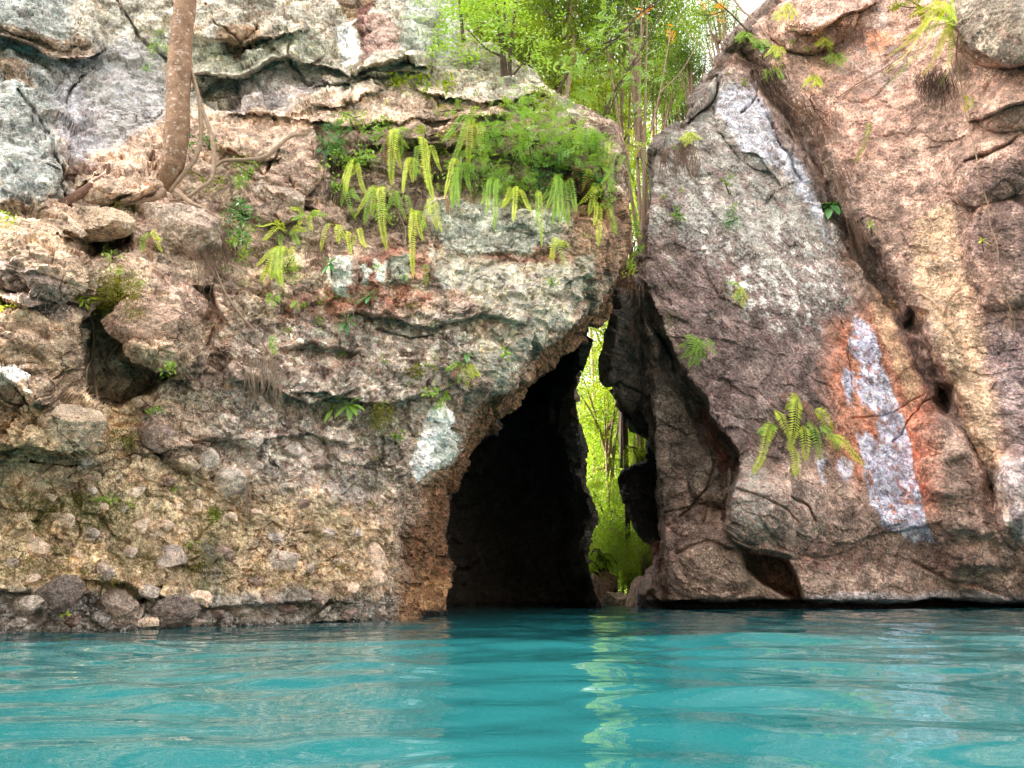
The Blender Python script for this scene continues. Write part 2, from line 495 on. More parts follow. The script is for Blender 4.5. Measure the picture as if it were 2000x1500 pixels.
depA = rbf([(-700, 1240, 3.6), (-700, 600, 3.4), (-700, 100, 5.6), (-700, -700, 6.5), (0, 1240, 5.05), (400, 1240, 6.0), (740, 1215, 7.05), (0, 1050, 5.25), (400, 1050, 6.25), (740, 1050, 7.15), (0, 850, 5.1), (200, 850, 5.75),
            (400, 850, 6.35), (800, 850, 7.3), (0, 650, 5.15), (150, 650, 5.5), (300, 650, 6.0), (600, 650, 6.75), (1050, 650, 7.5), (0, 450, 5.7), (250, 450, 6.1), (600, 450, 6.95), (900, 450, 7.3), (1200, 450, 7.7),
            (0, 345, 6.6), (300, 345, 6.8), (700, 300, 7.3), (1200, 300, 7.8), (0, 250, 7.4), (300, 250, 7.7), (600, 230, 8.0), (1000, 200, 8.0), (0, 130, 7.7), (300, 130, 8.2), (700, 130, 8.5), (1000, 130, 8.7),
            (0, 0, 7.7), (300, 0, 8.2), (700, 0, 8.6), (1000, 0, 9.2), (0, -400, 7.9), (700, -400, 8.9), (1000, -400, 9.8), (0, -900, 8.6), (800, -900, 9.4), (1250, 1215, 9), (1300, 600, 8.4)])

def build_left():
    cols_out = np.array([-900, -760, -640, -540, -450, -370, -300, -240, -190, -150, -115, -85, -60, -38, -20, -8])
    nf = 500
    t = np.linspace(0, 1, nf)
    py = np.repeat(rows[:, None], len(cols_out) + nf, 1)
    E = E_(rows)[:, None]
    px = np.concatenate([np.repeat(cols_out[None].astype(float), len(rows), 0), t[None] * E], 1)
    # ragged silhouette
    Y = depA(px, py)
    P0 = P(px, py, Y).reshape(-1, 3)
    wx = (fbm(P0, 2.2, 4, 3) * 16).reshape(px.shape); wy = (fbm(P0, 2.2, 4, 9) * 16).reshape(px.shape)
    fx, fy = px + wx, py + wy
    rel = np.zeros_like(px)
    # overhanging strata of the upper tier
    rel += lip(fx, fy, [(-200, 40), (0, 70), (60, 92), (110, 110), (160, 112), (210, 100)], 0.45, 45)
    rel += lip(fx, fy, [(330, 60), (400, 75), (450, 88), (480, 100), (520, 85), (560, 70), (610, 60)], 0.30, 60)
    rel += lip(fx, fy, [(360, 142), (470, 148), (520, 130), (570, 112), (640, 125), (680, 140), (790, 118), (860, 120)], 0.40, 45)
    rel += lip(fx, fy, [(600, 170), (650, 165), (700, 150), (780, 140), (860, 135)], 0.25, 20)
    rel += lip(fx, fy, [(560, 235), (700, 232), (740, 238), (800, 232), (900, 225), (1010, 235)], 0.28, 22)
    rel += lip(fx, fy, [(800, 178), (900, 185), (960, 205), (1040, 182), (1080, 200)], 0.35, 25)
    rel += lip(fx, fy, [(430, 215), (520, 225), (640, 208), (700, 190), (760, 180)], 0.22, 25)
    for a in [(40, 250, 95, 150, -15, 0.55), (15, 350, 120, 60, 10, 0.35), (60, 30, 130, 45, 20, 0.35), (590, 60, 70, 60, 0, 0.25), (430, 40, 70, 60, 0, 0.25), (740, 75, 60, 60, 0, 0.2),
              (255, 345, 85, 50, -12, 0.45), (480, 285, 80, 30, 12, 0.3), (560, 330, 70, 60, 10, 0.35), (520, 395, 70, 40, 20, 0.25), (120, 300, 50, 40, 30, 0.2), (240, 180, 90, 80, 10, 0.12)]:
        rel += blob(fx, fy, *a, sharp=2.4)
    # big overhanging masses of the left
    rel += lip(fx, fy, [(-200, 560), (0, 585), (60, 605), (110, 600), (150, 580), (180, 570)], 0.40, 120)
    rel += lip(fx, fy, [(-200, 700), (0, 725), (60, 790), (100, 790), (150, 740), (165, 720)], 0.30, 80)
    rel += lip(fx, fy, [(-200, 850), (0, 885), (30, 880), (60, 870), (100, 880), (140, 890), (170, 880), (195, 860)], 0.40, 110)
    rel += lip(fx, fy, [(-150, 955), (0, 905), (20, 900), (60, 905)], 0.15, 25)
    for a in [(60, 480, 140, 95, 30, 0.45), (110, 520, 110, 60, 32, 0.25), (60, 650, 110, 70, 15, 0.30), (110, 830, 85, 60, -10, 0.35), (40, 750, 75, 45, -5, 0.30),
              (300, 640, 110, 75, 30, 0.42), (330, 690, 80, 45, 5, 0.35), (350, 600, 50, 40, 20, 0.2)]:
        rel += blob(fx, fy, *a, sharp=2.6)
    for pl, dp in [([(140, 640), (200, 600), (225, 560), (270, 600), (245, 650), (235, 700), (290, 725), (345, 725), (300, 760), (225, 790), (165, 780), (150, 720)], 0.5),
                   ([(120, 455), (220, 470), (255, 420), (250, 480), (180, 505), (120, 490)], 0.7),
                   ([(370, 560), (420, 560), (440, 640), (400, 690), (388, 640)], 0.2),
                   ([(640, 290), (760, 280), (950, 290), (1150, 330), (1180, 380), (1100, 420), (850, 390), (830, 440), (700, 470), (650, 400)], 0.22),
                   ([(840, 385), (960, 400), (1100, 410), (1100, 480), (1040, 505), (960, 490), (870, 500), (840, 450)], -0.06),
                   ([(640, 505), (700, 500), (690, 570), (650, 570)], -0.10), ([(700, 510), (752, 500), (750, 545), (705, 550)], -0.08), ([(755, 460), (850, 470), (830, 548), (760, 545)], -0.07),
                   ([(795, 860), (835, 800), (870, 810), (880, 850), (850, 895), (800, 910)], 0.04),
                   ([(540, 690), (600, 670), (700, 690), (640, 740), (560, 730)], 0.16),
                   ([(1120, 380), (1180, 385), (1190, 420), (1130, 430)], 0.3),
                   ([(430, 150), (470, 148), (470, 215), (400, 200), (390, 170)], 0.3)]:
        rel -= dp * smooth(poly_sd(fx, fy, pl) / 10 + 0.5)
    rel += lip(fx, fy, [(560, 770), (640, 760), (700, 790), (760, 795), (830, 770), (870, 760)], 0.16, 40)
    rel += lip(fx, fy, [(430, 740), (520, 750), (560, 775), (600, 790), (650, 770), (700, 760)], 0.16, 50)
    rel += lip(fx, fy, [(640, 610), (700, 600), (790, 620), (860, 640), (940, 610), (1040, 640)], 0.15, 50)
    rel += lip(fx, fy, [(240, 890), (330, 880), (420, 870), (520, 860), (600, 850), (700, 870)], 0.12, 45)
    rel += lip(fx, fy, [(150, 1135), (240, 1140), (310, 1165), (380, 1190), (480, 1180), (600, 1175), (700, 1180)], 0.15, 25)
    rel += lip(fx, fy, [(-100, 1150), (0, 1150), (120, 1170), (180, 1160)], 0.15, 20)
    for a in [([(95, 145), (130, 190)], 0, 0), ]:
        pass
    for pts, wd, dp in [([(180, 140), (150, 170), (125, 200)], 5, 0.3), ([(35, 170), (95, 260), (120, 330), (125, 390)], 7, 0.35), ([(500, 90), (560, 70), (560, 10)], 4, 0.2), ([(420, 45), (430, 60), (480, 100), (555, 72)], 4, 0.2),
                       ([(562, 70), (565, 125), (600, 160), (640, 165)], 4, 0.2), ([(230, 0), (280, 80), (330, 120)], 5, 0.2), ([(400, 0), (420, 35)], 4, 0.15), ([(235, 300), (200, 340), (130, 400)], 5, 0.25),
                       ([(250, 380), (180, 410), (140, 408)], 4, 0.3), ([(500, 350), (560, 400), (620, 415)], 5, 0.3), ([(450, 300), (520, 340), (540, 300)], 4, 0.2),
                       ([(1170, 600), (1100, 660), (1060, 690)], 4, 0.1), ([(370, 870), (420, 868)], 5, 0.25), 
                       ([(60, 905), (140, 915), (200, 880)], 6, 0.25), ([(740, 640), (800, 660), (850, 655)], 5, 0.15), ([(250, 1190), (290, 1170), (310, 1150)], 6, 0.3), ([(80, 1165), (130, 1180), (150, 1150)], 6, 0.3),
                       ]:
        rel += crack(fx, fy, pts, wd, dp)
    edge_round = np.clip((E - px) / 60, 0, 1)
    rel -= 0.35 * (1 - np.sqrt(1 - (1 - edge_round) ** 2 + 1e-9)) * (py > 160)
    Y = Y - rel
    # wrap: underside of the mouth, cave walls, ridge beside the gap, back
    Ye = Y[:, -1:]
    tt = smooth((rows - 520) / 90)[:, None]
    r_ = rows[:, None]
    U, Rg = U_(r_), Rg_(r_) - 7 * smooth((r_ - 580) / 30)
    Yr = np.interp(r_, [520, 620, 900, 1190], [8.4, 9.4, 10.8, 11.5])
    ribs_px = [E, E + (U - E) * 0.5, U, U - 45, 0.5 * (U + Rg), Rg - 55, Rg - 12, Rg, Rg - 8, Rg - 60, Rg - 260]
    low_Y = [Ye, Ye + 0.55, Ye + 1.5, Ye + 4.5, Ye * 0 + 14.2, Yr + 2.6, Yr + 0.35, Yr, Yr + 1.0, Yr + 4, Yr + 9]
    up_px = [E, E + 1, E - 2, E - 6, E - 10, E - 14, E - 18, E - 24, E - 40, E - 90, E - 300]
    up_Y = [Ye, Ye + 0.35, Ye + 0.8, Ye + 1.1, Ye + 1.4, Ye + 1.7, Ye + 2.0, Ye + 2.3, Ye + 3, Ye + 5, Ye + 9]
    seg = [0, 26, 40, 22, 26, 34, 18, 10, 10, 10, 10]
    wpx, wY, wmask = [], [], []
    for k in range(1, len(seg)):
        a = np.linspace(0, 1, seg[k] + 1)[1:][None]
        p0 = ribs_px[k - 1] * tt + up_px[k - 1] * (1 - tt); p1 = ribs_px[k] * tt + up_px[k] * (1 - tt)
        y0 = low_Y[k - 1] * tt + up_Y[k - 1] * (1 - tt); y1 = low_Y[k] * tt + up_Y[k] * (1 - tt)
        wpx.append(p0 + (p1 - p0) * a); wY.append(y0 + (y1 - y0) * a); wmask.append(np.full(a.shape[1], k + 0.0) - 1 + a[0])
    WPX, WY = np.concatenate(wpx, 1), np.concatenate(wY, 1)
    wk = np.concatenate([np.zeros(px.shape[1]), np.concatenate(wmask)])[None] * np.ones((len(rows), 1))
    PX = np.concatenate([px, WPX], 1); PY = np.repeat(rows[:, None], PX.shape[1], 1); YY = np.concatenate([Y, WY], 1)
    return PX, PY, YY, wk

def blur(A, r, ax):
    A = np.moveaxis(A, ax, 0)
    pad = np.concatenate([np.repeat(A[:1], r + 1, 0), A, np.repeat(A[-1:], r, 0)], 0)
    c = np.cumsum(pad, 0)
    return np.moveaxis((c[2 * r + 1:] - c[:-2 * r - 1]) / (2 * r + 1), 0, ax)

def displace(G, layers):
    for k, fn in enumerate(layers):
        n = grid_normals(G)
        r = (9, 6, 3)[k]
        for _ in range(2): n = blur(blur(n, r, 0), r, 1)
        n /= np.linalg.norm(n, axis=2)[..., None] + 1e-9
        d = fn(G.reshape(-1, 3)).reshape(G.shape[:2])
        st = np.maximum(np.linalg.norm(np.gradient(G, axis=0), axis=2), np.linalg.norm(np.gradient(G, axis=1), axis=2))
        if k: d = d * np.clip(0.045 / (blur(blur(st, 2, 0), 2, 1) + 1e-6), 0.12, 1)
        G = G + n * d[..., None]
    return G

PX, PY, YY, WK = build_left()
G = P(PX, PY, YY)
s1 = lambda a: (a.reshape(PX.shape))
inside = smooth(WK - 1.2)                                # the cave part
low = smooth((PY - 880) / 80) * (1 - smooth(WK))         # conglomerate with pebbles
bumpy = smooth((PY - 480) / 80) * (1 - low)
upper = 1 - smooth((PY - 420) / 80)
fl = lambda a: a.reshape(-1)
orient = -1
def layA1(p):
    b, e = blocks(p + 0.25 * np.stack([fbm(p, 1.5, 2, k) for k in (31, 32, 33)], -1), 1.6, 11)
    return orient * (0.10 * fbm(p, 0.9, 3, 2) + (0.075 + 0.05 * fl(inside)) * b * (1 - 0.55 * fl(low)))
def layA2(p):
    q = p * np.array([1, 1, 1.5]) + 0.12 * np.stack([fbm(p, 4, 2, k) for k in (41, 42, 43)], -1)
    b, e = blocks(q, 4.2, 12)
    c, e2 = blocks(q, 9.5, 13)
    rg = fbm(p, 5, 4, 21, 0.55, True)
    return orient * (0.040 * b * (0.5 + 0.5 * fl(upper + bumpy)) + 0.020 * c + 0.032 * rg * fl(bumpy + 0.3))
def layA3(p):
    f1, f2, v, h = worley(p + 0.03 * np.stack([fbm(p, 9, 2, k) for k in (51, 52, 53)], -1), 7.0, 14)
    rad = 0.25 + 0.35 * ((h >> np.uint32(7)) & np.uint32(255)).astype(np.float32) / 255
    peb = np.sqrt(np.clip(1 - (f1 / rad) ** 2, 0, 1)) * rad
    g1, g2, v2, h2 = worley(p, 17, 15)
    peb2 = np.sqrt(np.clip(1 - (g1 / 0.5) ** 2, 0, 1)) * 0.5
    return orient * (fl(low) * (0.085 * peb + 0.025 * peb2) + 0.013 * fbm(p, 14, 4, 24, 0.6) + 0.024 * fl(bumpy + 0.3 * upper) * fbm(p, 9, 4, 25, 0.6, True))
G = displace(G, [layA1, layA2, layA3])
ALLV.append(G); 

# colour of the left cliff (stains, crusts, soil, moss, and painted cave shade)
pw = G.reshape(-1, 3)
wx = (fbm(pw, 2.5, 5, 61, 0.6) * 34).reshape(PX.shape); wy = (fbm(pw, 2.5, 5, 65, 0.6) * 34).reshape(PX.shape)
X, Yp = PX + wx, PY + wy
n_a = fbm(pw, 1.6, 5, 71, 0.6).reshape(PX.shape); n_b = fbm(pw, 4.5, 5, 77, 0.6).reshape(PX.shape); n_c = fbm(pw, 13, 4, 81, 0.6).reshape(PX.shape)
strk = fbm(pw * np.array([1, 1, 0.22]), 9, 4, 85, 0.6).reshape(PX.shape)
C = np.ones(PX.shape + (3,)) * lin((158, 128, 114))
LI = np.zeros(PX.shape); WE = np.zeros(PX.shape); MO = np.zeros(PX.shape)
def pm(poly, soft=12): return smooth(poly_sd(X, Yp, poly) / soft + 0.5)
def em(cx, cy, rx, ry, a=0, soft=0.25): return smooth((1 - ell(X, Yp, cx, cy, rx, ry, a)) / soft + 0.5)
C = colmix(C, 0.8 * smooth(n_a * 2.2 + 0.3), (178, 158, 138)); C = colmix(C, 0.75 * smooth(n_b * 2.5), (118, 88, 76))
up = 1 - smooth((Yp - 200) / 40)
C = colmix(C, up * 0.9, (168, 160, 150)); C = colmix(C, up * smooth(n_b * 3 + 0.1) * 0.7, (150, 122, 98)); C = colmix(C, up * smooth(n_a * 3) * 0.5, (186, 180, 172))
C = colmix(C, 0.9 * pm([(-500, -200), (150, -200), (130, 120), (110, 250), (130, 390), (-500, 420)], 40), (142, 146, 148))
C = colmix(C, 0.85 * pm([(120, 90), (230, 100), (320, 60), (330, 240), (240, 290), (130, 320), (100, 200)], 30), (160, 156, 168))
LI += 0.9 * em(250, 170, 90, 110) + 0.5 * em(150, 60, 160, 60) + 0.4 * em(60, 240, 90, 120)
for a in [(50, 75, 60, 22, 20), (130, 95, 60, 20, 10), (470, 80, 40, 25, 0), (700, 10, 30, 60, 0), (20, 130, 60, 15, 30)]:
    C = colmix(C, 0.85 * em(*a), (118, 88, 58))
C = colmix(C, 0.85 * pm([(340, 60), (470, 110), (600, 60), (640, 110), (560, 125), (470, 150), (370, 140)]), (176, 172, 158))
C = colmix(C, 0.8 * pm([(430, 155), (560, 135), (640, 160), (600, 200), (440, 225)]), (158, 146, 150))
C = colmix(C, 0.9 * pm([(190, 300), (330, 240), (560, 205), (760, 170), (930, 190), (1000, 240), (700, 245), (560, 270), (420, 320), (300, 400), (190, 390)], 30), (174, 144, 126))
C = colmix(C, 0.6 * pm([(560, 205), (760, 160), (900, 150), (880, 180), (700, 225)], 20) * smooth(n_b * 3 + 0.5), (214, 188, 170))
C = colmix(C, 0.95 * pm([(662, 42), (695, 40), (697, 118), (664, 122)], 8), (224, 222, 224))
C = colmix(C, 0.9 * pm([(700, 20), (725, 10), (730, 110), (705, 125)], 8), (92, 48, 44)); C = colmix(C, 0.8 * pm([(712, 40), (770, 35), (785, 110), (712, 112)], 8), (172, 134, 126))
C = colmix(C, 0.85 * pm([(780, -60), (900, -60), (900, 60), (880, 120), (790, 90)], 20), (160, 164, 160)); LI += 0.6 * em(840, 50, 60, 90)
C = colmix(C, 0.75 * pm([(620, 260), (1190, 250), (1200, 400), (1100, 400), (850, 380), (830, 460), (640, 480)], 25), (104, 84, 70))
C = colmix(C, 0.95 * pm([(838, 385), (960, 395), (1098, 405), (1100, 490), (1050, 505), (1020, 490), (950, 505), (870, 480), (838, 450)], 10), (160, 156, 146))
C = colmix(C, 0.9 * pm([(1040, 480), (1100, 490), (1090, 515), (960, 525), (930, 500), (980, 495), (1020, 505)], 10), (138, 92, 72))
C = colmix(C, 0.8 * pm([(1110, 400), (1240, 380), (1240, 520), (1120, 560)], 20), (142, 102, 74)); C = colmix(C, 0.8 * pm([(1128, 500), (1160, 500), (1155, 540), (1138, 560)], 8), (176, 170, 154))
C = colmix(C, 0.85 * pm([(640, 560), (760, 470), (860, 500), (840, 600), (760, 640), (600, 640), (520, 640), (560, 600)], 30) * smooth(n_b * 2 + 0.75), (150, 86, 62))
C = colmix(C, 0.8 * pm([(520, 680), (620, 650), (720, 690), (660, 740), (560, 760)], 25), (142, 84, 50))
for q in ([(642, 512), (688, 505), (682, 575), (655, 572)], [(697, 525), (718, 520), (718, 555), (702, 550)], [(725, 508), (754, 512), (750, 550), (728, 545)]):
    C = colmix(C, 0.95 * pm(q, 6), (196, 194, 188))
C = colmix(C, 0.9 * pm([(756, 505), (802, 500), (800, 552), (760, 552)], 6), (142, 146, 134)); C = colmix(C, 0.9 * pm([(850, 535), (876, 530), (872, 560), (858, 560)], 6), (176, 180, 190))
crust = np.maximum(pm([(840, 490), (960, 515), (1130, 520), (1160, 560), (1080, 640), (1000, 650), (940, 590), (860, 560)], 20), pm([(930, 660), (1070, 640), (1020, 710), (960, 760), (920, 720)], 20))
C = colmix(C, 0.85 * crust * smooth(n_b * 3 + 0.9), (204, 188, 164)); LI += crust * 0.7
pink = pm([(480, 640), (900, 600), (960, 740), (830, 800), (820, 900), (700, 1000), (420, 980), (420, 760)], 60)
C = colmix(C, 0.7 * pink, (162, 138, 128)); C = colmix(C, pink * 0.85 * smooth(n_c * 4 - 0.1), (212, 198, 188)); C = colmix(C, pink * 0.85 * smooth(-n_b * 4 - 0.1), (100, 72, 68)); LI += 0.45 * pink
C = colmix(C, 0.95 * pm([(818, 862), (838, 795), (868, 793), (892, 850), (870, 890), (812, 928), (790, 915)], 6), (252, 250, 246))
C = colmix(C, 0.7 * pm([(560, 860), (640, 830), (700, 900), (760, 940), (720, 1000), (600, 960)], 40), (172, 150, 144))
ledge_l = pm([(-500, 400), (120, 400), (200, 560), (400, 640), (400, 700), (200, 880), (-500, 900)], 25)
C = colmix(C, 0.8 * ledge_l, (172, 142, 118)); C = colmix(C, 0.6 * ledge_l * smooth(n_b * 3), (128, 96, 78)); C = colmix(C, 0.5 * ledge_l * smooth(n_c * 3 + 0.1), (200, 176, 156))
C = colmix(C, 0.8 * em(50, 560, 120, 40, 25) * ledge_l, (132, 112, 108)); C = colmix(C, 0.9 * em(20, 735, 30, 18), (205, 205, 205)); C = colmix(C, 0.7 * em(60, 860, 120, 50), (150, 122, 84))
soil = pm([(150, 780), (250, 800), (300, 900), (520, 950), (760, 1020), (745, 1150), (700, 1180), (-500, 1150), (-500, 900), (100, 900)], 60)
C = colmix(C, 0.8 * soil, (176, 148, 116)); C = colmix(C, 0.7 * soil * smooth(n_b * 3), (140, 104, 80)); C = colmix(C, 0.6 * soil * smooth(n_c * 3), (192, 170, 138))
MO += 0.5 * soil * smooth((Yp - 930) / 60) * smooth(n_a * 4 + 0.25) * (1 - smooth((X - 640) / 80)) + 0.6 * em(120, 1000, 130, 40) + 0.8 * em(120, 1110, 140, 40) * smooth(n_b * 4 + 0.6) + 0.7 * em(380, 1110, 60, 50) * smooth(n_b * 4 + 0.6)
C = colmix(C, 0.9 * 0.8 * pm([(392, 1060), (425, 1055), (440, 1180), (395, 1180)], 26), (92, 92, 84))
band = smooth((Yp - 1150) / 25) * (1 - smooth(WK))
C = colmix(C, 0.85 * band, (120, 112, 106)); C = colmix(C, 0.7 * band * smooth(n_b * 4), (92, 78, 72)); C = colmix(C, band * 0.6 * smooth(n_c * 4 - 0.6), (176, 156, 150)); LI += 0.5 * band
WE += 0.6 * smooth((0.12 - G[..., 2]) / 0.1); C = colmix(C, 0.8 * smooth((0.05 - G[..., 2]) / 0.04), (60, 54, 48))
MO += 0.5 * pm([(160, 540), (290, 530), (290, 660), (190, 670)], 20) + 0.6 * em(240, 400, 30, 15) + 0.5 * em(740, 820, 40, 30) + 0.4 * em(830, 620, 60, 40) * smooth(n_b * 4) + 0.25 * pink * smooth(n_a * 5 - 0.6)
C = colmix(C, 0.5 * smooth(strk * 3 - 0.3) * (1 - low), (110, 88, 78))
n_d = fbm(pw, 2.6, 6, 290, 0.72).reshape(PX.shape)
C = C * (1 + 0.3 * n_c[..., None]) * np.exp(1.7 * n_d)[..., None]
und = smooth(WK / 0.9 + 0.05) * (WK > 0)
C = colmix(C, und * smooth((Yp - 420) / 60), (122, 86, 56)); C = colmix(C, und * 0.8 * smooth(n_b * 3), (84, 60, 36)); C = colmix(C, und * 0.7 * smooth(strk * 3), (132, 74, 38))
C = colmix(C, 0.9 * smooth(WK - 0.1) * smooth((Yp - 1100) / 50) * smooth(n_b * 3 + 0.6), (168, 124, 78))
cave_shade = smooth((WK - 1.75) / 0.4) * smooth((PY - 500) / 80)  # cave shade put into the colour over dark wet rock
C = colmix(C, cave_shade, (54, 48, 44)); C = colmix(C, 0.9 * cave_shade * pm([(1085, 820), (1120, 730), (1135, 760), (1130, 800), (1100, 840)], 10), (120, 92, 80)); C = colmix(C, cave_shade * 0.6 * smooth(n_c * 4 - 0.6), (66, 58, 56))
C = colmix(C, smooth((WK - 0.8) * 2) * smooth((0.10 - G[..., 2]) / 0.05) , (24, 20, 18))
LI = np.clip((LI + 0.3) * (1 - cave_shade), 0, 1); MO = np.clip(MO * (1 - und), 0, 1)
WE = np.clip(WE + 0.4 * cave_shade, 0, 1)
C = C * np.array([1.04, 1.12, 1.06])
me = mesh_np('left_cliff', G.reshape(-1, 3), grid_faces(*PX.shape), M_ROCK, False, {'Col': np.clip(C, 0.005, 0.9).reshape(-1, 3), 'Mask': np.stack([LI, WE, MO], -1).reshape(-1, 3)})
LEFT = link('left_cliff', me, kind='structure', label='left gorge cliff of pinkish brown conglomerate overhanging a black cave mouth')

# ---- right cliff -------------------------------------------------
G_ = lut([(-900, 1600), (-200, 1560), (0, 1505), (60, 1445), (90, 1415), (130, 1395), (150, 1372), (175, 1345), (215, 1335), (250, 1322), (275, 1285), (300, 1272), (420, 1262), (480, 1254), (515, 1235), (535, 1208), (600, 1197),
          (660, 1185), (700, 1177), (745, 1178), (790, 1198), (830, 1232), (852, 1262), (905, 1264), (925, 1216), (960, 1203), (1000, 1207), (1030, 1222), (1055, 1245), (1062, 1266), (1080, 1275), (1105, 1276), (1120, 1262), (1150, 1246), (1190, 1240), (1900, 1240)])
K_ = lut([(-900, 1640), (0, 1530), (60, 1470), (150, 1400), (215, 1352), (300, 1284), (420, 1272), (500, 1266), (560, 1262), (640, 1272), (700, 1284), (760, 1288), (850, 1286), (950, 1296), (1050, 1303), (1100, 1310), (1190, 1312), (1900, 1310)])
depC = rbf([(1300, 1190, 11.3), (1500, 1190, 11.3), (1700, 1190, 11.8), (2000, 1190, 12.6), (1320, 1000, 11.3), (1430, 1000, 10.8), (1550, 1000, 10.7), (1750, 1000, 11.3), (1850, 1000, 11.6), (2000, 1000, 11.3), (1300, 800, 11.1),
            (1420, 800, 10.8), (1600, 800, 10.9), (1800, 800, 11.5), (1950, 800, 10.9), (1280, 600, 10.9), (1500, 600, 10.8), (1700, 600, 11.3), (1780, 600, 11.6), (1900, 600, 10.8), (2100, 600, 9.8), (1280, 400, 11.0), (1500, 400, 10.9), (1650, 400, 11.5),
            (1750, 400, 11.2), (1950, 400, 10.0), (1360, 200, 11.3), (1500, 200, 11.8), (1700, 200, 11.4), (1900, 200, 9.9), (1520, 0, 12.3), (1700, 0, 11.6), (1900, 0, 10.0), (2000, 0, 9.2), (1600, -400, 12.5), (2000, -400, 9.4),
            (1700, -900, 13), (2100, -900, 10), (2900, 1200, 9.5), (2900, 600, 7.5), (2900, 0, 7.2), (2900, -900, 8)])
def build_right():
    nf = 430
    t = np.linspace(0, 1, nf)
    out = np.array([2008, 2020, 2040, 2065, 2095, 2130, 2180, 2240, 2320, 2420, 2540, 2700, 2900])
    K = K_(rows)[:, None]
    px = np.concatenate([K + (2000 - K) * t[None], np.repeat(out[None].astype(float), len(rows), 0)], 1)
    py = np.repeat(rows[:, None], px.shape[1], 1)
    Y = depC(px, py)
    P0 = P(px, py, Y).reshape(-1, 3)
    wx = (fbm(P0, 1.6, 4, 103) * 14).reshape(px.shape); wy = (fbm(P0, 1.6, 4, 109) * 14).reshape(px.shape)
    fx, fy = px + wx, py + wy
    rel = np.zeros_like(px)
    main = [(1430, 70), (1480, 150), (1540, 230), (1600, 330), (1640, 430), (1700, 520), (1760, 620), (1800, 710), (1850, 790), (1890, 870), (1935, 960), (1980, 1060)]
    sd = line_d(fx, fy, main)
    rel -= 0.42 * np.exp(-(sd / 15) ** 2) * smooth((fy - 60) / 60) * (1 - 0.6 * smooth((fy - 850) / 100))
    # the buttress right of the crevice stands forward
    xm = np.interp(fy, [p[1] for p in main], [p[0] for p in main])
    rel += 0.45 * smooth((fx - xm - 12) / 40) * np.exp(-np.clip(fx - xm, 0, None) / 260)
    crk = [(1256, 560), (1290, 650), (1345, 750), (1392, 820), (1440, 885), (1425, 960), (1418, 1020)]
    xc = np.interp(fy, [p[1] for p in crk], [p[0] for p in crk])
    wy_ = smooth((fy - 560) / 60) * (1 - smooth((fy - 1010) / 60))
    rel += -0.45 * wy_ * smooth((xc - fx) / 14 + 0.5) + 0.25 * wy_ * smooth((fx - xc) / 12 + 0.5) * np.exp(-np.clip(fx - xc, 0, None) / 120)
    rel += crack(fx, fy, crk, 9, 0.7)
    rel += lip(fx, fy, [(1405, 1020), (1440, 1062), (1480, 1072), (1520, 1075), (1545, 1085), (1560, 1075)], 0.35, 150)
    rel += lip(fx, fy, [(1405, 885), (1440, 895), (1470, 870)], 0.25, 50)
    for pl, dp in [([(1445, 1068), (1500, 1078), (1535, 1090), (1552, 1130), (1560, 1172), (1530, 1168), (1490, 1140), (1460, 1110)], 1.3),
                   ([(1290, 620), (1330, 740), (1390, 830), (1430, 880), (1410, 960), (1390, 880), (1340, 800), (1290, 720)], 0.35),
                   ([(1780, 600), (1810, 610), (1800, 660), (1770, 640)], 0.4), ([(1830, 750), (1860, 750), (1850, 810), (1820, 780)], 0.5)]:
        rel -= dp * smooth(poly_sd(fx, fy, pl) / 14 + 0.5)
    for a in [(1470, 985, 60, 70, 20, 0.35), (1385, 1100, 90, 75, 0, 0.3), (1390, 940, 45, 50, 0, 0.22), (1340, 990, 40, 60, 0, 0.2), (1600, 980, 120, 110, 10, 0.22),
              (1985, 970, 45, 100, 0, 0.5),
              (1830, 660, 30, 90, -25, 0.25), (1590, 760, 60, 90, 10, 0.1), (1350, 170, 45, 80, 25, 0.35), (1960, 30, 120, 100, 20, 1.0), (1590, 40, 90, 60, -20, 0.5), (1470, 230, 70, 110, -20, 0.2),
              (1935, 330, 90, 60, -30, 0.3), (1960, 500, 80, 110, 0, 0.25), (1990, 200, 80, 50, -25, 0.35)]:
        rel += blob(fx, fy, *a, sharp=2.2)
    for a in [(1850, 860, 52, 44, 14, 0.34), (1858, 930, 62, 40, -8, 0.34), (1885, 1000, 84, 44, 16, 0.32), (1905, 1062, 80, 46, 24, 0.3), (1950, 1130, 110, 46, 18, 0.26), (1978, 1042, 34, 56, 0, 0.3)]:
        r8 = ell(fx + wx, fy + wy, *a[:5]); rel += 1.5 * a[5] * np.exp(-(r8 ** 3.6)) 
    rel += lip(fx, fy, [(1540, 60), (1600, 62), (1650, 30), (1720, 10)], 0.5, 50)
    rel += lip(fx, fy, [(1840, 20), (1900, 90), (1960, 130), (2050, 120)], 0.5, 60)
    rel += lip(fx, fy, [(1880, 245), (1930, 225), (2000, 200), (2080, 180)], 0.25, 60)
    rel += lip(fx, fy, [(1620, 1070), (1700, 1050), (1780, 1030), (1850, 1010)], 0.12, 40)
    rel += lip(fx, fy, [(1440, 300), (1480, 305), (1500, 330), (1530, 380)], 0.15, 40)
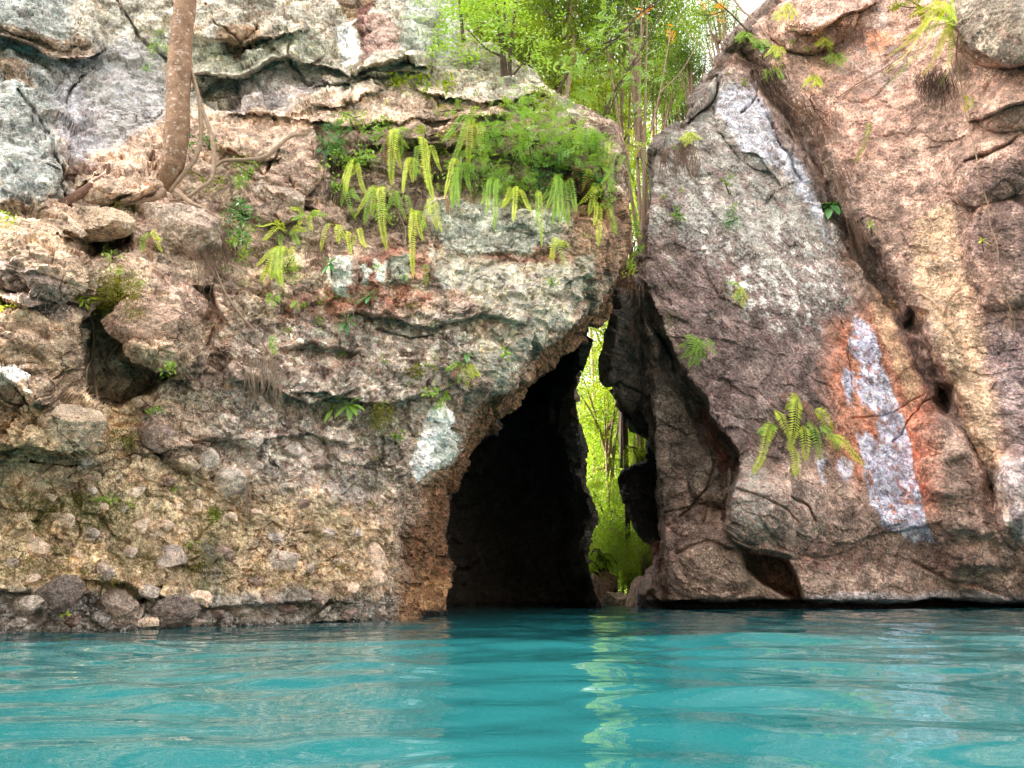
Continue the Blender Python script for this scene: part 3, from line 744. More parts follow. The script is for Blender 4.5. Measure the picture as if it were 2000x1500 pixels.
    for pts, wd, dp in [([(1344, 238), (1380, 215), (1392, 190), (1400, 150), (1410, 110)], 5, 0.45), ([(1450, 220), (1475, 190), (1470, 150)], 4, 0.3), ([(1480, 200), (1530, 300), (1560, 360)], 6, 0.25), ([(1540, 260), (1600, 380), (1620, 470)], 7, 0.25),
                       ([(1660, 820), (1700, 815), (1740, 810), (1800, 770)], 3, 0.1), ([(1740, 870), (1800, 790), (1830, 770)], 3, 0.12), ([(1300, 1000), (1350, 990), (1420, 1000)], 4, 0.12), ([(1320, 1080), (1380, 1060), (1430, 1075)], 5, 0.15), ([(1400, 900), (1380, 960), (1330, 1010)], 5, 0.2),
                       ([(1540, 970), (1580, 990), (1600, 1020)], 4, 0.2), ([(1640, 630), (1660, 760)], 4, 0.1), ([(1560, 1020), (1500, 980), (1440, 960)], 4, 0.12), ([(1780, 1100), (1850, 1130), (1920, 1140), (1980, 1160)], 7, 0.2), ([(1890, 320), (1950, 300), (2020, 260)], 6, 0.2)]:
        rel += crack(fx, fy, pts, wd, dp)
    under = smooth((py + 9 * (fbm(P0, 1.3, 3, 151)).reshape(px.shape) - 1167) / 8)
    Y = Y - rel + 0.55 * under
    Yk = Y[:, :1]
    r_ = rows[:, None]; Gp = G_(r_)
    Yg = np.interp(r_, [-900, 150, 300, 500, 560, 700, 900, 1060, 1100, 1200], [12.6, 11.7, 11.2, 11.2, 11.6, 12.4, 13.2, 13.2, 12.4, 11.9])
    tl = smooth((rows - 540) / 60)[:, None]
    Gp = Gp + 9 * smooth((r_ - 570) / 30) * (1 - smooth((r_ - 1050) / 30))
    ribs = [(Gp + 400, Yg + 10), (Gp + 90, Yg + 5), (Gp + 12, Yg + 1.2), (Gp, Yg), (Gp + 0.18 * (K - Gp), Yg - 0.35 * tl), (Gp + 0.75 * (K - Gp), Yk + (Yg - Yk) * (0.3 + 0.55 * tl) ), (K, Yk)]
    seg = [12, 12, 14, 12, 34, 26]
    wp, wyy, wk = [], [], []
    for k in range(1, len(ribs)):
        a = np.linspace(0, 1, seg[k - 1] + 1)[:-1][None]
        wp.append(ribs[k - 1][0] + (ribs[k][0] - ribs[k - 1][0]) * a); wyy.append(ribs[k - 1][1] + (ribs[k][1] - ribs[k - 1][1]) * a); wk.append(6 - (k - 1 + a[0]))
    PX = np.concatenate(wp + [px], 1); YY = np.concatenate(wyy + [Y], 1); PY = np.repeat(rows[:, None], PX.shape[1], 1)
    WK = np.concatenate(wk + [np.zeros(px.shape[1])])[None] * np.ones((len(rows), 1))
    return PX, PY, YY, WK
PX, PY, YY, WK = build_right()
G = P(PX, PY, YY)
but = smooth((PX - np.interp(PY, [70, 330, 620, 960], [1430, 1600, 1760, 1935])) / 40)
def layC1(p):
    b, e = blocks(p + 0.3 * np.stack([fbm(p, 1.0, 2, k) for k in (131, 132, 133)], -1), 1.0, 111)
    side = fl(smooth(WK / 1.0))
    return orient * (0.13 * fbm(p, 0.7, 3, 102) + (0.03 + 0.09 * side) * b)
def layC2(p):
    q = p @ np.array([[1, 0, 0.35], [0, 1, 0], [-0.35, 0, 1]]) * np.array([0.7, 1, 1.7])
    b, e = blocks(q + 0.15 * np.stack([fbm(p, 3, 2, k) for k in (141, 142, 143)], -1), 2.6, 112)
    lowr = fl(smooth(((PX < 1440) & (PY > 560)).astype(float)))
    fv = np.stack([p[:, 0] * .83 + p[:, 2] * .55, p[:, 1], (p[:, 2] * .83 - p[:, 0] * .55) * .16], -1)
    fl_ = fbm(fv, 2.3, 4, 145, 0.55, True) * (1 - 0.6 * fl(smooth((PY - 900) / 100)))
    return orient * (0.060 * fl_ + 0.030 * b * (0.6 + 0.8 * lowr) + 0.030 * fbm(q, 3.2, 4, 121, 0.55) )
def layC3(p):
    q = p @ np.array([[1, 0, 0.5], [0, 1, 0], [-0.5, 0, 1]]) * np.array([0.45, 1, 2.2])
    return orient * (0.008 * fbm(q, 9, 4, 124, 0.6, True) * (1 + fl(but)) + 0.017 * fbm(p, 12, 5, 125, 0.68) + 0.014 * fbm(p, 5, 3, 126, 0.6, True))
G = displace(G, [layC1, layC2, layC3])
ALLV.append(G)
pw = G.reshape(-1, 3)
wx = (fbm(pw, 1.8, 5, 161, 0.6) * 28).reshape(PX.shape); wy = (fbm(pw, 1.8, 5, 165, 0.6) * 28).reshape(PX.shape)
X, Yp = PX + wx, PY + wy
n_a = fbm(pw, 1.2, 5, 171, 0.6).reshape(PX.shape); n_b = fbm(pw, 3.5, 5, 177, 0.6).reshape(PX.shape); n_c = fbm(pw, 11, 4, 181, 0.6).reshape(PX.shape)
strk = fbm(np.stack([pw[:, 0] * .83 + pw[:, 2] * .55, pw[:, 1], (pw[:, 2] * .83 - pw[:, 0] * .55) * .14], -1), 4.5, 5, 185, 0.65).reshape(PX.shape)
C = np.ones(PX.shape + (3,)) * lin((148, 122, 110)); LI = np.zeros(PX.shape); WE = np.zeros(PX.shape); MO = np.zeros(PX.shape)
C = colmix(C, 0.7 * smooth(n_a * 3), (172, 150, 132)); C = colmix(C, 0.75 * smooth(n_b * 3 - 0.1), (100, 78, 74))
mid = pm([(1260, 270), (1400, 130), (1560, 260), (1640, 420), (1660, 640), (1600, 900), (1420, 900), (1300, 620), (1260, 560)], 40)
C = colmix(C, 0.8 * mid, (118, 98, 96)); C = colmix(C, 0.8 * mid * (1 - smooth((Yp - 430) / 60)) * smooth(n_b * 2 + 0.7), (156, 156, 148)); LI += mid * (0.35 + 0.5 * em(1560, 520, 120, 110, 30)) + 0.5 * em(1400, 450, 80, 60)
C = colmix(C, 0.8 * em(1340, 200, 30, 40), (92, 84, 80)); C = colmix(C, 0.7 * em(1420, 440, 60, 60) * smooth(n_b * 3 + .4), (110, 100, 96))
spl = fbm(pw, 5.5, 7, 295, 0.75).reshape(PX.shape)
C = colmix(C, 0.9 * np.maximum(em(1525, 545, 120, 100, 25, 0.6), 0.8 * em(1400, 440, 70, 70, 0, 0.6)) * smooth((spl - 0.05) * 14), (222, 220, 214)); C = colmix(C, 0.85 * np.maximum(em(1470, 980, 70, 80, 0, .5), np.maximum(em(1380, 930, 22, 60, 0, .5), em(1590, 1010, 60, 60, 0, .5))) * smooth((spl - 0.16) * 16), (224, 220, 214)); C = colmix(C, 0.7 * em(1500, 740, 150, 160) * smooth(n_b * 3 + .3), (98, 76, 74))
lav = smooth(poly_sd(PX + wx * 0.35 + strk * 12, PY + wy * 0.5, [(1415, 170), (1470, 165), (1530, 250), (1580, 330), (1625, 400), (1640, 480), (1606, 475), (1585, 410), (1520, 330), (1450, 300), (1400, 210)]) / 10 + 0.5)
lav = lav * smooth(n_c * 3 + n_b * 2 + 1.1)
C = colmix(C, 0.85 * lav, (160, 162, 176)); C = colmix(C, 0.5 * lav * smooth(n_c * 4), (196, 196, 202))
C = colmix(C, 0.8 * pm([(1490, 190), (1520, 220), (1600, 330), (1650, 430), (1680, 520), (1650, 530), (1600, 400), (1520, 280)], 10), (112, 84, 66))
cw = np.stack
org = pm([(1615, 640), (1700, 600), (1760, 700), (1820, 800), (1830, 900), (1835, 1010), (1760, 1030), (1690, 960), (1640, 900), (1600, 760)], 55)
C = colmix(C, 0.92 * org, (178, 112, 82)); C = colmix(C, 0.6 * org * smooth(n_b * 3 + strk), (166, 84, 46)); C = colmix(C, 0.5 * org * smooth(-n_b * 3 - .4), (200, 150, 116))
C = colmix(C, 0.9 * pm([(1700, 560), (1745, 600), (1750, 680), (1790, 760), (1770, 800), (1735, 720), (1700, 640)], 12), (190, 152, 116))
lx, ly = PX + wx * 0.25 + strk * 14, PY + wy * 0.6 + strk * 30
lav2 = smooth(poly_sd(lx, ly, [(1668, 615), (1700, 650), (1722, 740), (1762, 830), (1785, 920), (1825, 1050), (1780, 1056), (1722, 1026), (1700, 980), (1682, 920), (1668, 855), (1690, 846), (1712, 868), (1700, 800), (1676, 790), (1664, 740), (1682, 720), (1652, 690)]) / 6 + 0.5)
lav2 = np.maximum(lav2, smooth(poly_sd(lx, ly, [(1640, 720), (1662, 730), (1664, 800), (1650, 790)]) / 6 + 0.5)); lav2 = np.maximum(lav2, 0.8 * smooth(poly_sd(lx, ly, [(1605, 900), (1618, 900), (1616, 945), (1608, 940)]) / 5 + 0.5)); lav2 = np.maximum(lav2, 0.8 * smooth(poly_sd(lx, ly, [(1635, 895), (1665, 900), (1668, 940), (1645, 935)]) / 5 + 0.5))
lav2 = lav2 * smooth(n_c * 3 + n_b * 2 + 1.25)
C = colmix(C, 0.92 * lav2, (176, 178, 202)); C = colmix(C, 0.8 * lav2 * smooth(n_c * 3 - 0.1), (226, 228, 240)); C = colmix(C, 0.5 * lav2 * smooth(-n_c * 3 - .4), (140, 144, 176))
but = smooth(poly_sd(X, Yp, [(1440, 20), (1520, 130), (1600, 240), (1680, 400), (1780, 560), (1850, 700), (1930, 900), (2000, 1020), (3200, 1100), (3200, -1200), (1500, -1200)]) / 20 + 0.5)
C = colmix(C, 0.8 * but, (166, 134, 118)); C = colmix(C, 0.5 * but * smooth(strk * 3 + .1), (136, 106, 96))
C = colmix(C, 0.8 * but * em(1690, 170, 110, 160, 20) * smooth(n_b * 3 + .5), (176, 132, 114)); C = colmix(C, 0.6 * but * em(1700, 100, 90, 90) * smooth(strk * 4), (208, 190, 180)); C = colmix(C, 0.8 * em(1720, 90, 30, 20) * but, (190, 124, 84))
C = colmix(C, 0.7 * pm([(1780, 430), (1860, 400), (1930, 740), (1960, 960), (1920, 900), (1860, 740), (1800, 600)], 25), (206, 174, 138))  # strip of sunlight painted into the buttress colour
C = colmix(C, 0.7 * pm([(1880, 330), (2900, 300), (2900, 760), (1960, 760), (1910, 600)], 30) * smooth(n_a * 3 + .9), (98, 78, 76)); C = colmix(C, 0.7 * pm([(1930, 640), (2900, 620), (2900, 980), (1990, 980)], 30), (148, 128, 132))
C = colmix(C, 0.85 * em(1970, 40, 110, 80, 20), (98, 96, 84))
lw = smooth((Yp - 880) / 60) * smooth((X - 1380) / 60)
C = colmix(C, 0.6 * lw * (1 - org) * (1 - lav2), (164, 136, 122)); LI += 0.7 * em(1520, 1000, 100, 80) + 0.8 * em(1460, 960, 40, 70) + 0.4 * em(1380, 940, 30, 60)
C = colmix(C, 0.7 * smooth((Yp - 1100) / 30) * smooth((X - 1300) / 40), (184, 156, 140)); C = colmix(C, 0.6 * em(1700, 1090, 200, 30) * smooth(n_b * 3 + .3), (150, 106, 96))
C = colmix(C, 0.8 * pm([(1950, 900), (2100, 880), (2100, 1060), (1985, 1050), (1950, 960)], 10), (190, 178, 180)); C = colmix(C, 0.9 * pm([(1935, 900), (1965, 960), (1985, 1040), (1965, 1020), (1945, 960)], 5), (224, 206, 192))
pb = smooth((PY + wy * 0.3 - 1150) / 12) * smooth((X - 1560) / 60) + 0.0
C = colmix(C, 0.85 * pb, (206, 200, 206))
C = colmix(C, 0.7 * em(1380, 1010, 60, 130) , (146, 124, 108)); C = colmix(C, 0.7 * smooth(strk * 4 - .2) * mid * (1 - lav), (92, 80, 76)); C = colmix(C, 0.6 * smooth(-strk * 4 - .5) * mid, (178, 172, 164)); C = colmix(C, 0.55 * smooth(strk * 4 - .3) * (1 - mid) * (1 - lav2), (112, 86, 74)); C = colmix(C, 0.5 * smooth(-strk * 4 - .6) * but, (204, 178, 158))
dark = pm([(1230, 560), (1280, 620), (1345, 750), (1430, 890), (1410, 1000), (1330, 930), (1310, 1010), (1200, 1070), (1100, 800), (1100, 560)], 18)
C = colmix(C, 0.7 * dark, (104, 94, 84)); C = colmix(C, 0.6 * dark * smooth(n_c * 3 - .2), (120, 112, 98)); C = colmix(C, 0.7 * dark * em(1395, 860, 12, 70, -25) , (120, 62, 44))  # recess beside the gap painted darker, as it lies in shadow
n_d = fbm(pw, 2.6, 6, 290, 0.72).reshape(PX.shape)
C = C * (1 + 0.3 * n_c[..., None]) * np.exp(1.7 * n_d)[..., None]
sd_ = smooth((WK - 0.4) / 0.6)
C = colmix(C, 0.75 * sd_, (110, 98, 90)); C = colmix(C, sd_ * smooth((PY - 760) / 60) * (1 - smooth((PY - 1050) / 30)), (26, 24, 24)); C = colmix(C, sd_ * 0.7 * em(1290, 1085, 30, 25), (128, 66, 56))  # side wall by the gap: its shade is put into the colour
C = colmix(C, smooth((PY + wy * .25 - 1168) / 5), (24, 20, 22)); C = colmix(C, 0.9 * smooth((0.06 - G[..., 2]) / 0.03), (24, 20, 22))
WE += 0.7 * smooth((PY - 1166) / 8) + 0.3 * sd_
MO += 0.5 * em(1300, 560, 40, 80) * smooth(n_b * 4) + 0.5 * em(1600, 130, 60, 50) * smooth(n_b * 4) + 0.4 * em(1480, 1120, 50, 40)
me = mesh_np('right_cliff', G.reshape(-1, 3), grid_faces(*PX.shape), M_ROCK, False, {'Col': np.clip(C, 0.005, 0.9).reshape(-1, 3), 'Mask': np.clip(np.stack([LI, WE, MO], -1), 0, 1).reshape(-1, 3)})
RIGHT = link('right_cliff', me, kind='structure', label='right gorge cliff, brown rock with orange and lavender mineral streaks')

# ------------------------------------------------------------------ lookup of the rock surface
Q = 4
LW, LH = 2000 // Q + 60, 1500 // Q + 60
ZB = np.full((LH, LW), np.inf)
for Gm in ALLV:
    v = Gm.reshape(-1, 3)
    qx, qy = project(v)
    ix = (qx / Q).astype(int) + 30; iy = (qy / Q).astype(int) + 30
    ok = (ix >= 0) & (ix < LW) & (iy >= 0) & (iy < LH) & (v[:, 1] > 1)
    np.minimum.at(ZB, (iy[ok], ix[ok]), v[ok, 1])
def surfY(px, py):
    ix, iy = int(px / Q) + 30, int(py / Q) + 30
    for r in range(0, 30):
        a = ZB[max(0, iy - r):iy + r + 1, max(0, ix - r):ix + r + 1]
        a = a[np.isfinite(a)]
        if len(a): return float(a.mean() if r else a.min())
    return 9.0
def at(px, py, off=0.0):
    return P(px, py, surfY(px, py) - off)

# ------------------------------------------------------------------ water
def build_water():
    Yr = np.concatenate([[-30, -14, -6, -2.5, -1, -0.3], np.geomspace(0.12, 1, 60), np.geomspace(1, 7, 420)[1:], np.geomspace(7, 20, 260)[1:], np.geomspace(20, 60, 14)[1:]])
    s = np.linspace(-1, 1, 560)
    half = np.maximum(np.abs(Yr) * 0.85 + 0.7, 0.8)
    half = np.where(Yr < 0, 14, half)
    X = s[None] * half[:, None]
    X = np.concatenate([-half[:, None] - np.array([[12, 6, 3, 1.2]]), X, half[:, None] + np.array([[1.2, 3, 6, 12]])], 1)
    Y = np.repeat(Yr[:, None], X.shape[1], 1)
    p = np.stack([X, Y, 0 * X], -1).reshape(-1, 3)
    w1 = np.stack([fbm(p, 0.5, 2, 201), fbm(p, 0.5, 2, 202), 0 * p[:, 0]], -1)
    q = p + 0.55 * w1
    Z = np.zeros(len(p))
    r2 = random.Random(5)
    for lam, amp in [(1.9, 0.013), (1.3, 0.011), (0.9, 0.0075), (0.62, 0.0065), (0.45, 0.0046), (0.33, 0.0028), (0.24, 0.0015), (0.17, 0.0007)]:
        for k in range(2):
            th = R(90 + r2.uniform(-34, 34)); k_ = 2 * math.pi / lam
            ph = r2.uniform(0, 6)
            a = np.sin((q[:, 0] * math.cos(th) + q[:, 1] * math.sin(th)) * k_ + ph)
            Z += amp * 0.75 * (a + 0.25 * (1 - np.abs(a)) ) * (0.7 + 0.6 * noise(p * (0.4 / lam) + k * 9, 210 + k))
    Z += 0.006 * fbm(q * np.array([0.55, 1, 1]), 2.2, 4, 220, 0.5)
    far = np.abs(p[:, 1])
    Z *= np.interp(far, [0, 1.5, 5, 12, 25], [0.9, 1.0, 0.9, 0.6, 0.4])
    p[:, 2] = Z
    return p, X.shape
p, shp = build_water()
mW, nt, b = new_mat('turquoise_water')
g = N(nt, 'ShaderNodeNewGeometry')
n1 = noise_node(nt, g.outputs['Position'], 1.2, 3)
nt.links.new(mix(nt, n1, (0.006, 0.056, 0.066), (0.010, 0.080, 0.088)), b.inputs['Base Color'])
b.inputs['Roughness'].default_value = 0.0
b.inputs['IOR'].default_value = 1.333
b.inputs['Specular IOR Level'].default_value = 0.5
mp = N(nt, 'ShaderNodeMapping'); mp.inputs['Scale'].default_value = (0.6, 1.0, 1.0)
nt.links.new(g.outputs['Position'], mp.inputs['Vector'])
nb = noise_node(nt, mp.outputs[0], 7, 3, 0.5, 0.6)
bp = N(nt, 'ShaderNodeBump'); bp.inputs['Strength'].default_value = 0.18; bp.inputs['Distance'].default_value = 0.006
nt.links.new(nb, bp.inputs['Height']); nt.links.new(bp.outputs[0], b.inputs['Normal'])
link('water', mesh_np('water', p, grid_faces(*shp), mW), kind='structure')

# ------------------------------------------------------------------ ground: river bed and the wooded bank beyond the gap
def terrain(name, x0, x1, y0, y1, nx, ny, fn, mat):
    X, Y = np.meshgrid(np.linspace(x0, x1, nx), np.linspace(y0, y1, ny))
    p = np.stack([X, Y, fn(X, Y)], -1).reshape(-1, 3)
    p[:, 2] += 0.5 * fbm(p, 0.3, 4, 301) + 0.12 * fbm(p, 1.4, 4, 302)
    return link(name, mesh_np(name, p, grid_faces(ny, nx), mat), kind='structure')
M_SOIL, nt, b = new_mat('leaf_litter_soil')
g = N(nt, 'ShaderNodeNewGeometry')
na = noise_node(nt, g.outputs['Position'], 1.5, 6, 0.7)
nt.links.new(mix(nt, ramp(nt, na, 0.4, 0.6), tuple(lin((96, 84, 50))), tuple(lin((92, 112, 34)))), b.inputs['Base Color']); b.inputs['Roughness'].default_value = 0.95
bed, nt, b = new_mat('river_bed_sand'); b.inputs['Base Color'].default_value = (0.25, 0.24, 0.2, 1); b.inputs['Roughness'].default_value = 0.9
terrain('river_bed', -70, 70, -40, 90, 60, 60, lambda X, Y: -2.4 + 0 * X, bed)
terrain('forest_bank', -40, 45, 19, 80, 160, 140, lambda X, Y: -0.8 + 11 * smooth((Y - 19) / 26) + 0.10 * (Y - 19), M_SOIL)

# unseen facing bank behind the camera, added to keep low sky light off
def far_side():
    X, Z = np.meshgrid(np.linspace(-34, 34, 130), np.linspace(-2, 13, 80))
    Y = -9 - 0.35 * Z + 0.02 * X * X * 0 
    p = np.stack([X, Y, Z], -1)
    d = fbm(p.reshape(-1, 3), 0.4, 5, 330).reshape(X.shape); b_, e = blocks(p.reshape(-1, 3), 0.8, 331)
    p[..., 1] += 0.9 * d + 0.3 * b_.reshape(X.shape)
    Cc = np.ones(X.shape + (3,)) * lin((120, 104, 88)); Cc = colmix(Cc, smooth(d * 3), (84, 92, 50))
    return mesh_np('unseen_bank', p.reshape(-1, 3), grid_faces(*X.shape), M_ROCK, False, {'Col': Cc.reshape(-1, 3), 'Mask': np.full((X.size, 3), 0.15)})
link('unseen_bank', far_side(), kind='structure')
# ------------------------------------------------------------------ loose boulders and embedded stones
import bmesh
def rock_mesh(name, mat, seed, sub=4, cuts=9, rough=0.11):
    if sub > 4: cuts, rough = 16, 0.2
    bm = bmesh.new(); bmesh.ops.create_icosphere(bm, subdivisions=sub, radius=1)
    V = np.array([v.co[:] for v in bm.verts]); Fc = np.array([[v.index for v in f.verts] for f in bm.faces]); bm.free()
    r = np.random.default_rng(seed)
    for k in range(cuts):
        n = r.normal(size=3); n /= np.linalg.norm(n); d = r.uniform(0.5, 0.85)
        ex = np.clip(V @ n - d, 0, None); V = V - ex[:, None] * n * 0.93
    V = V / np.abs(V).max(0)
    n = V / np.linalg.norm(V, axis=1)[:, None]
    V = V + n * (rough * fbm(V + seed * 3.1, 1.6, 5, 400 + seed % 50, 0.55) + 0.3 * rough * fbm(V + seed, 7, 3, 450, 0.6))[:, None]
    return mesh_np(name, V, Fc, mat, sub < 4)

def put_rock(name, px, py, rx, ry, ang, mat, seed, parent=None, depth=0.8, out=0.25, sub=4, cuts=9, Y=None, **kw):
    y0 = surfY(px, py) if Y is None else Y
    s = y0 / F * 1.04
    me = rock_mesh(name, mat, seed, sub, cuts)
    o = link(name, me, parent, **kw)
    o.location = tuple(P(px, py, y0 - out * min(rx, ry) * s))
    o.scale = (rx * s, depth * min(rx, ry) * s, ry * s)
    o.rotation_euler = (R(random.uniform(-15, 15)), R(ang), R(random.uniform(-15, 15)))
    return o

M_B1 = rock_material('boulder_rock', False, tuple(lin((170, 148, 122))), 1.1)
M_B2 = rock_material('grey_boulder_rock', False, tuple(lin((156, 138, 122))), 1.1)
M_B3 = rock_material('brown_boulder_rock', False, tuple(lin((162, 132, 112))), 1.1)
M_BW = rock_material('wet_boulder_rock', False, tuple(lin((118, 106, 98))), 1.1)
for (px, py, rx, ry, ang, m, lb) in [
    (186, 436, 84, 42, 4, M_B1, 'broad pale boulder wedged under the log over a black hollow'),
    (345, 445, 98, 58, 24, M_B2, 'large angular grey boulder below the foot of the leaning tree'),
    (196, 387, 44, 24, -4, M_B1, 'small flat mossy block on top of the broad pale boulder'),
    (312, 655, 100, 72, 22, M_B3, 'overhanging brown boulder jutting out above the dark cavity'),
    (545, 392, 70, 34, 28, M_B2, 'grey slab tilted down to the right beside the ferny ledge'),
    (122, 838, 84, 52, -10, M_B1, 'rounded tan boulder hanging low at the left above the pebbly bank'),
    (118, 1166, 44, 34, -30, M_BW, 'dark pointed boulder just above the water at far left'),
    (226, 1186, 62, 34, 8, M_B2, 'grey boulder at the waterline right of the dark pointed one'),
    (212, 752, 48, 30, 10, M_B1, 'small pale boulder lodged inside the dark cavity at left'),
    (330, 1200, 56, 30, -24, M_BW, 'wet grey boulder half sunk in the water at the cliff foot')]:
    put_rock('boulder', px, py, rx, ry, ang, m, int(px + py), out=0.1, label=lb, cat='boulder', group='boulders on the left cliff', sub=5)
put_rock('boulder', 1214, 1180, 34, 30, 0, M_B1, 77, Y=14.5, label='tan boulder standing in the water inside the bright gap', cat='boulder', sub=4)
put_rock('boulder', 1178, 1160, 36, 44, 20, M_B3, 78, Y=15.5, label='brown boulder behind the black ridge at the left of the gap', cat='boulder', sub=4)
put_rock('boulder', 1262, 1160, 44, 42, -30, M_B3, 79, Y=13.4, label='dark brown boulder at the foot of the right side of the gap', cat='boulder', sub=4)

cob = [(298, 846, 40, 36, 10, 1), (405, 893, 26, 24, 0, 1), (440, 945, 42, 40, 0, 1), (388, 988, 11, 16, 0, 0), (320, 1026, 20, 13, 8, 0), (170, 1044, 22, 14, 10, 0), (66, 1072, 32, 26, 10, 0), (32, 1018, 24, 14, -20, 0), (120, 1016, 26, 16, 10, 0),
       (272, 1030, 20, 18, 0, 0), (332, 1092, 42, 26, -5, 0), (545, 1094, 42, 24, -14, 1), (205, 1118, 22, 18, 0, 1), (60, 1130, 18, 10, 0, 0), (262, 962, 22, 12, -20, 0), (492, 1136, 20, 12, 10, 1), (728, 1088, 26, 30, 0, 0), (728, 1158, 22, 20, 0, 0), (735, 1130, 20, 14, -20, 0),
       (640, 1042, 18, 12, 0, 1), (370, 906, 22, 16, 10, 2), (165, 905, 16, 10, 0, 1), (230, 935, 15, 9, 0, 0), (540, 1052, 20, 12, 30, 1), (290, 1155, 18, 14, 0, 1), (390, 1170, 24, 16, 10, 2), (50, 1180, 40, 22, 0, 1), (420, 1200, 22, 12, 0, 2), (468, 1190, 24, 14, 0, 1),
       (560, 1190, 22, 12, 0, 2), (620, 1170, 20, 12, 0, 1), (676, 1198, 20, 14, 0, 2), (100, 970, 16, 10, 0, 0), (200, 990, 14, 10, 0, 0), (345, 990, 13, 9, 0, 0), (450, 1010, 16, 10, 10, 2), (590, 985, 16, 10, 0, 2), (600, 1110, 16, 10, 0, 1), (660, 1100, 15, 10, 0, 0), (250, 1080, 18, 12, 0, 1),
       (240, 995, 12, 9, 0, 0), (180, 960, 12, 8, 0, 1), (40, 960, 15, 9, 0, 0), (20, 1100, 18, 12, 0, 1), (150, 1085, 12, 10, 0, 0), (440, 1080, 18, 12, 20, 1), (480, 860, 34, 18, 5, 1), (620, 905, 26, 13, -10, 2), (560, 950, 18, 10, 0, 1), (500, 910, 20, 10, 0, 1), (330, 940, 14, 9, 0, 1),
       (740, 1195, 16, 12, 0, 1), (690, 1150, 14, 12, 0, 0), (700, 1040, 12, 10, 0, 1), (500, 1000, 12, 8, 0, 0), (520, 1175, 16, 9, 0, 1), (130, 1210, 26, 12, 0, 2), (30, 1215, 26, 10, 0, 1), (290, 1215, 24, 10, 0, 0), (380, 1215, 24, 9, 0, 1)]
cm = [M_STONE, M_STONE_G, M_STONE_D]
for i, (px, py, rx, ry, ang, m) in enumerate(cob):
    put_rock('cobble', px, py, rx, ry, ang, cm[(m + (i * 7 % 5 == 0)) % 3], 900 + i, LEFT, 0.75, -0.12, 4, 18)

# ------------------------------------------------------------------ wood: tree, log, roots, vines
def wp(pts, off=0.06, Ys=None):
    if Ys is None: Ys = [surfY(x, y) - off for x, y in pts]
    elif not hasattr(Ys, '__len__'): Ys = [Ys] * len(pts)
    Ys = np.array(Ys, float)
    if len(Ys) > 3: Ys[1:-1] = 0.25 * Ys[:-2] + 0.5 * Ys[1:-1] + 0.25 * Ys[2:]
    return np.array([P(x, y, Y) for (x, y), Y in zip(pts, Ys)])

def local(mesh_parts, origin):
    V, f = mesh_parts
    return V - np.asarray(origin), f

def wood(name, label, cat, strands, mat, parent=None, group=None, part_names=None, rough=0.15, off=0.05):
    """strands: list of (pixel points, radii in metres, optional depths)"""
    tubes = []
    for k, st in enumerate(strands):
        pts = wp(st[0], off, st[2] if len(st) > 2 else None)
        tubes.append(tube(pts, st[1], max(8, 7 * (len(st[0]) - 1)), 7 if max(st[1]) < 0.03 else 14, rough, k))
    o0 = tubes[0][0][0].copy()
    if part_names is None:
        o = link(name, mesh_np(name, *local(join(tubes), o0), mat), parent, label, cat, group)
        o.location = tuple(o0); return o
    root = thing(name, label, cat, o0, group)
    for pn, tb in zip(part_names, tubes):
        link(pn, mesh_np(pn, *local(tb, o0), mat), root)
    return root

yb = 6.75
T = thing('leaning_tree', 'mottled brown tree trunk leaning up the left cliff with pale aerial roots', 'tree', P(311, 372, yb))
def tpart(nm, pts, rad, Ys, mat, n=40, sides=20, rough=0.12):
    tb = tube(wp(pts, 0, Ys), rad, n, sides, rough, len(pts))
    link(nm, mesh_np(nm, *local(tb, T.location), mat), T)
tpart('trunk', [(300, 400), (318, 362), (335, 318), (345, 268), (348, 200), (352, 110), (361, 0), (374, -130), (384, -320), (400, -700)], [0.05, 0.10, 0.125, 0.115, 0.125, 0.12, 0.118, 0.115, 0.11, 0.09], [6.8, 6.7, 6.65, 6.65, 6.7, 6.75, 6.8, 6.9, 7.0, 7.2], B_TREE, 140, 28, 0.22)
tpart('root', [(325, 330), (290, 350), (245, 352), (200, 366), (160, 392)], [0.12, 0.15, 0.14, 0.10, 0.03], [6.8, 6.85, 6.9, 6.85, 6.8], B_TREE)
tpart('root', [(371, 125), (388, 190), (393, 262), (382, 308), (352, 348), (332, 374)], [0.012, 0.022, 0.024, 0.024, 0.022, 0.018], [6.75, 6.75, 6.7, 6.68, 6.66, 6.66], B_ROOT, 40, 10)
tpart('root', [(374, 150), (396, 215), (414, 272), (418, 322), (412, 352), (390, 368), (362, 388), (330, 392)], [0.012, 0.022, 0.024, 0.024, 0.02, 0.02, 0.018, 0.012], [6.78, 6.75, 6.7, 6.66, 6.62, 6.6, 6.58, 6.55], B_ROOT, 50, 10)
tpart('root', [(416, 328), (440, 314), (480, 312), (520, 305), (565, 268), (600, 262)], [0.015, 0.018, 0.02, 0.024, 0.02, 0.012], [6.66, 6.65, 6.66, 6.7, 6.9, 7.1], B_ROOT, 40, 10)
tpart('root', [(318, 372), (300, 388), (262, 396), (238, 402), (226, 430), (218, 462)], [0.04, 0.024, 0.02, 0.016, 0.014, 0.008], [6.6, 6.5, 6.45, 6.42, 6.4, 6.4], B_ROOT, 40, 10)
tpart('root', [(345, 372), (372, 395), (400, 408), (430, 430)], [0.03, 0.022, 0.016, 0.008], [6.55, 6.45, 6.42, 6.4], B_ROOT, 30, 10)
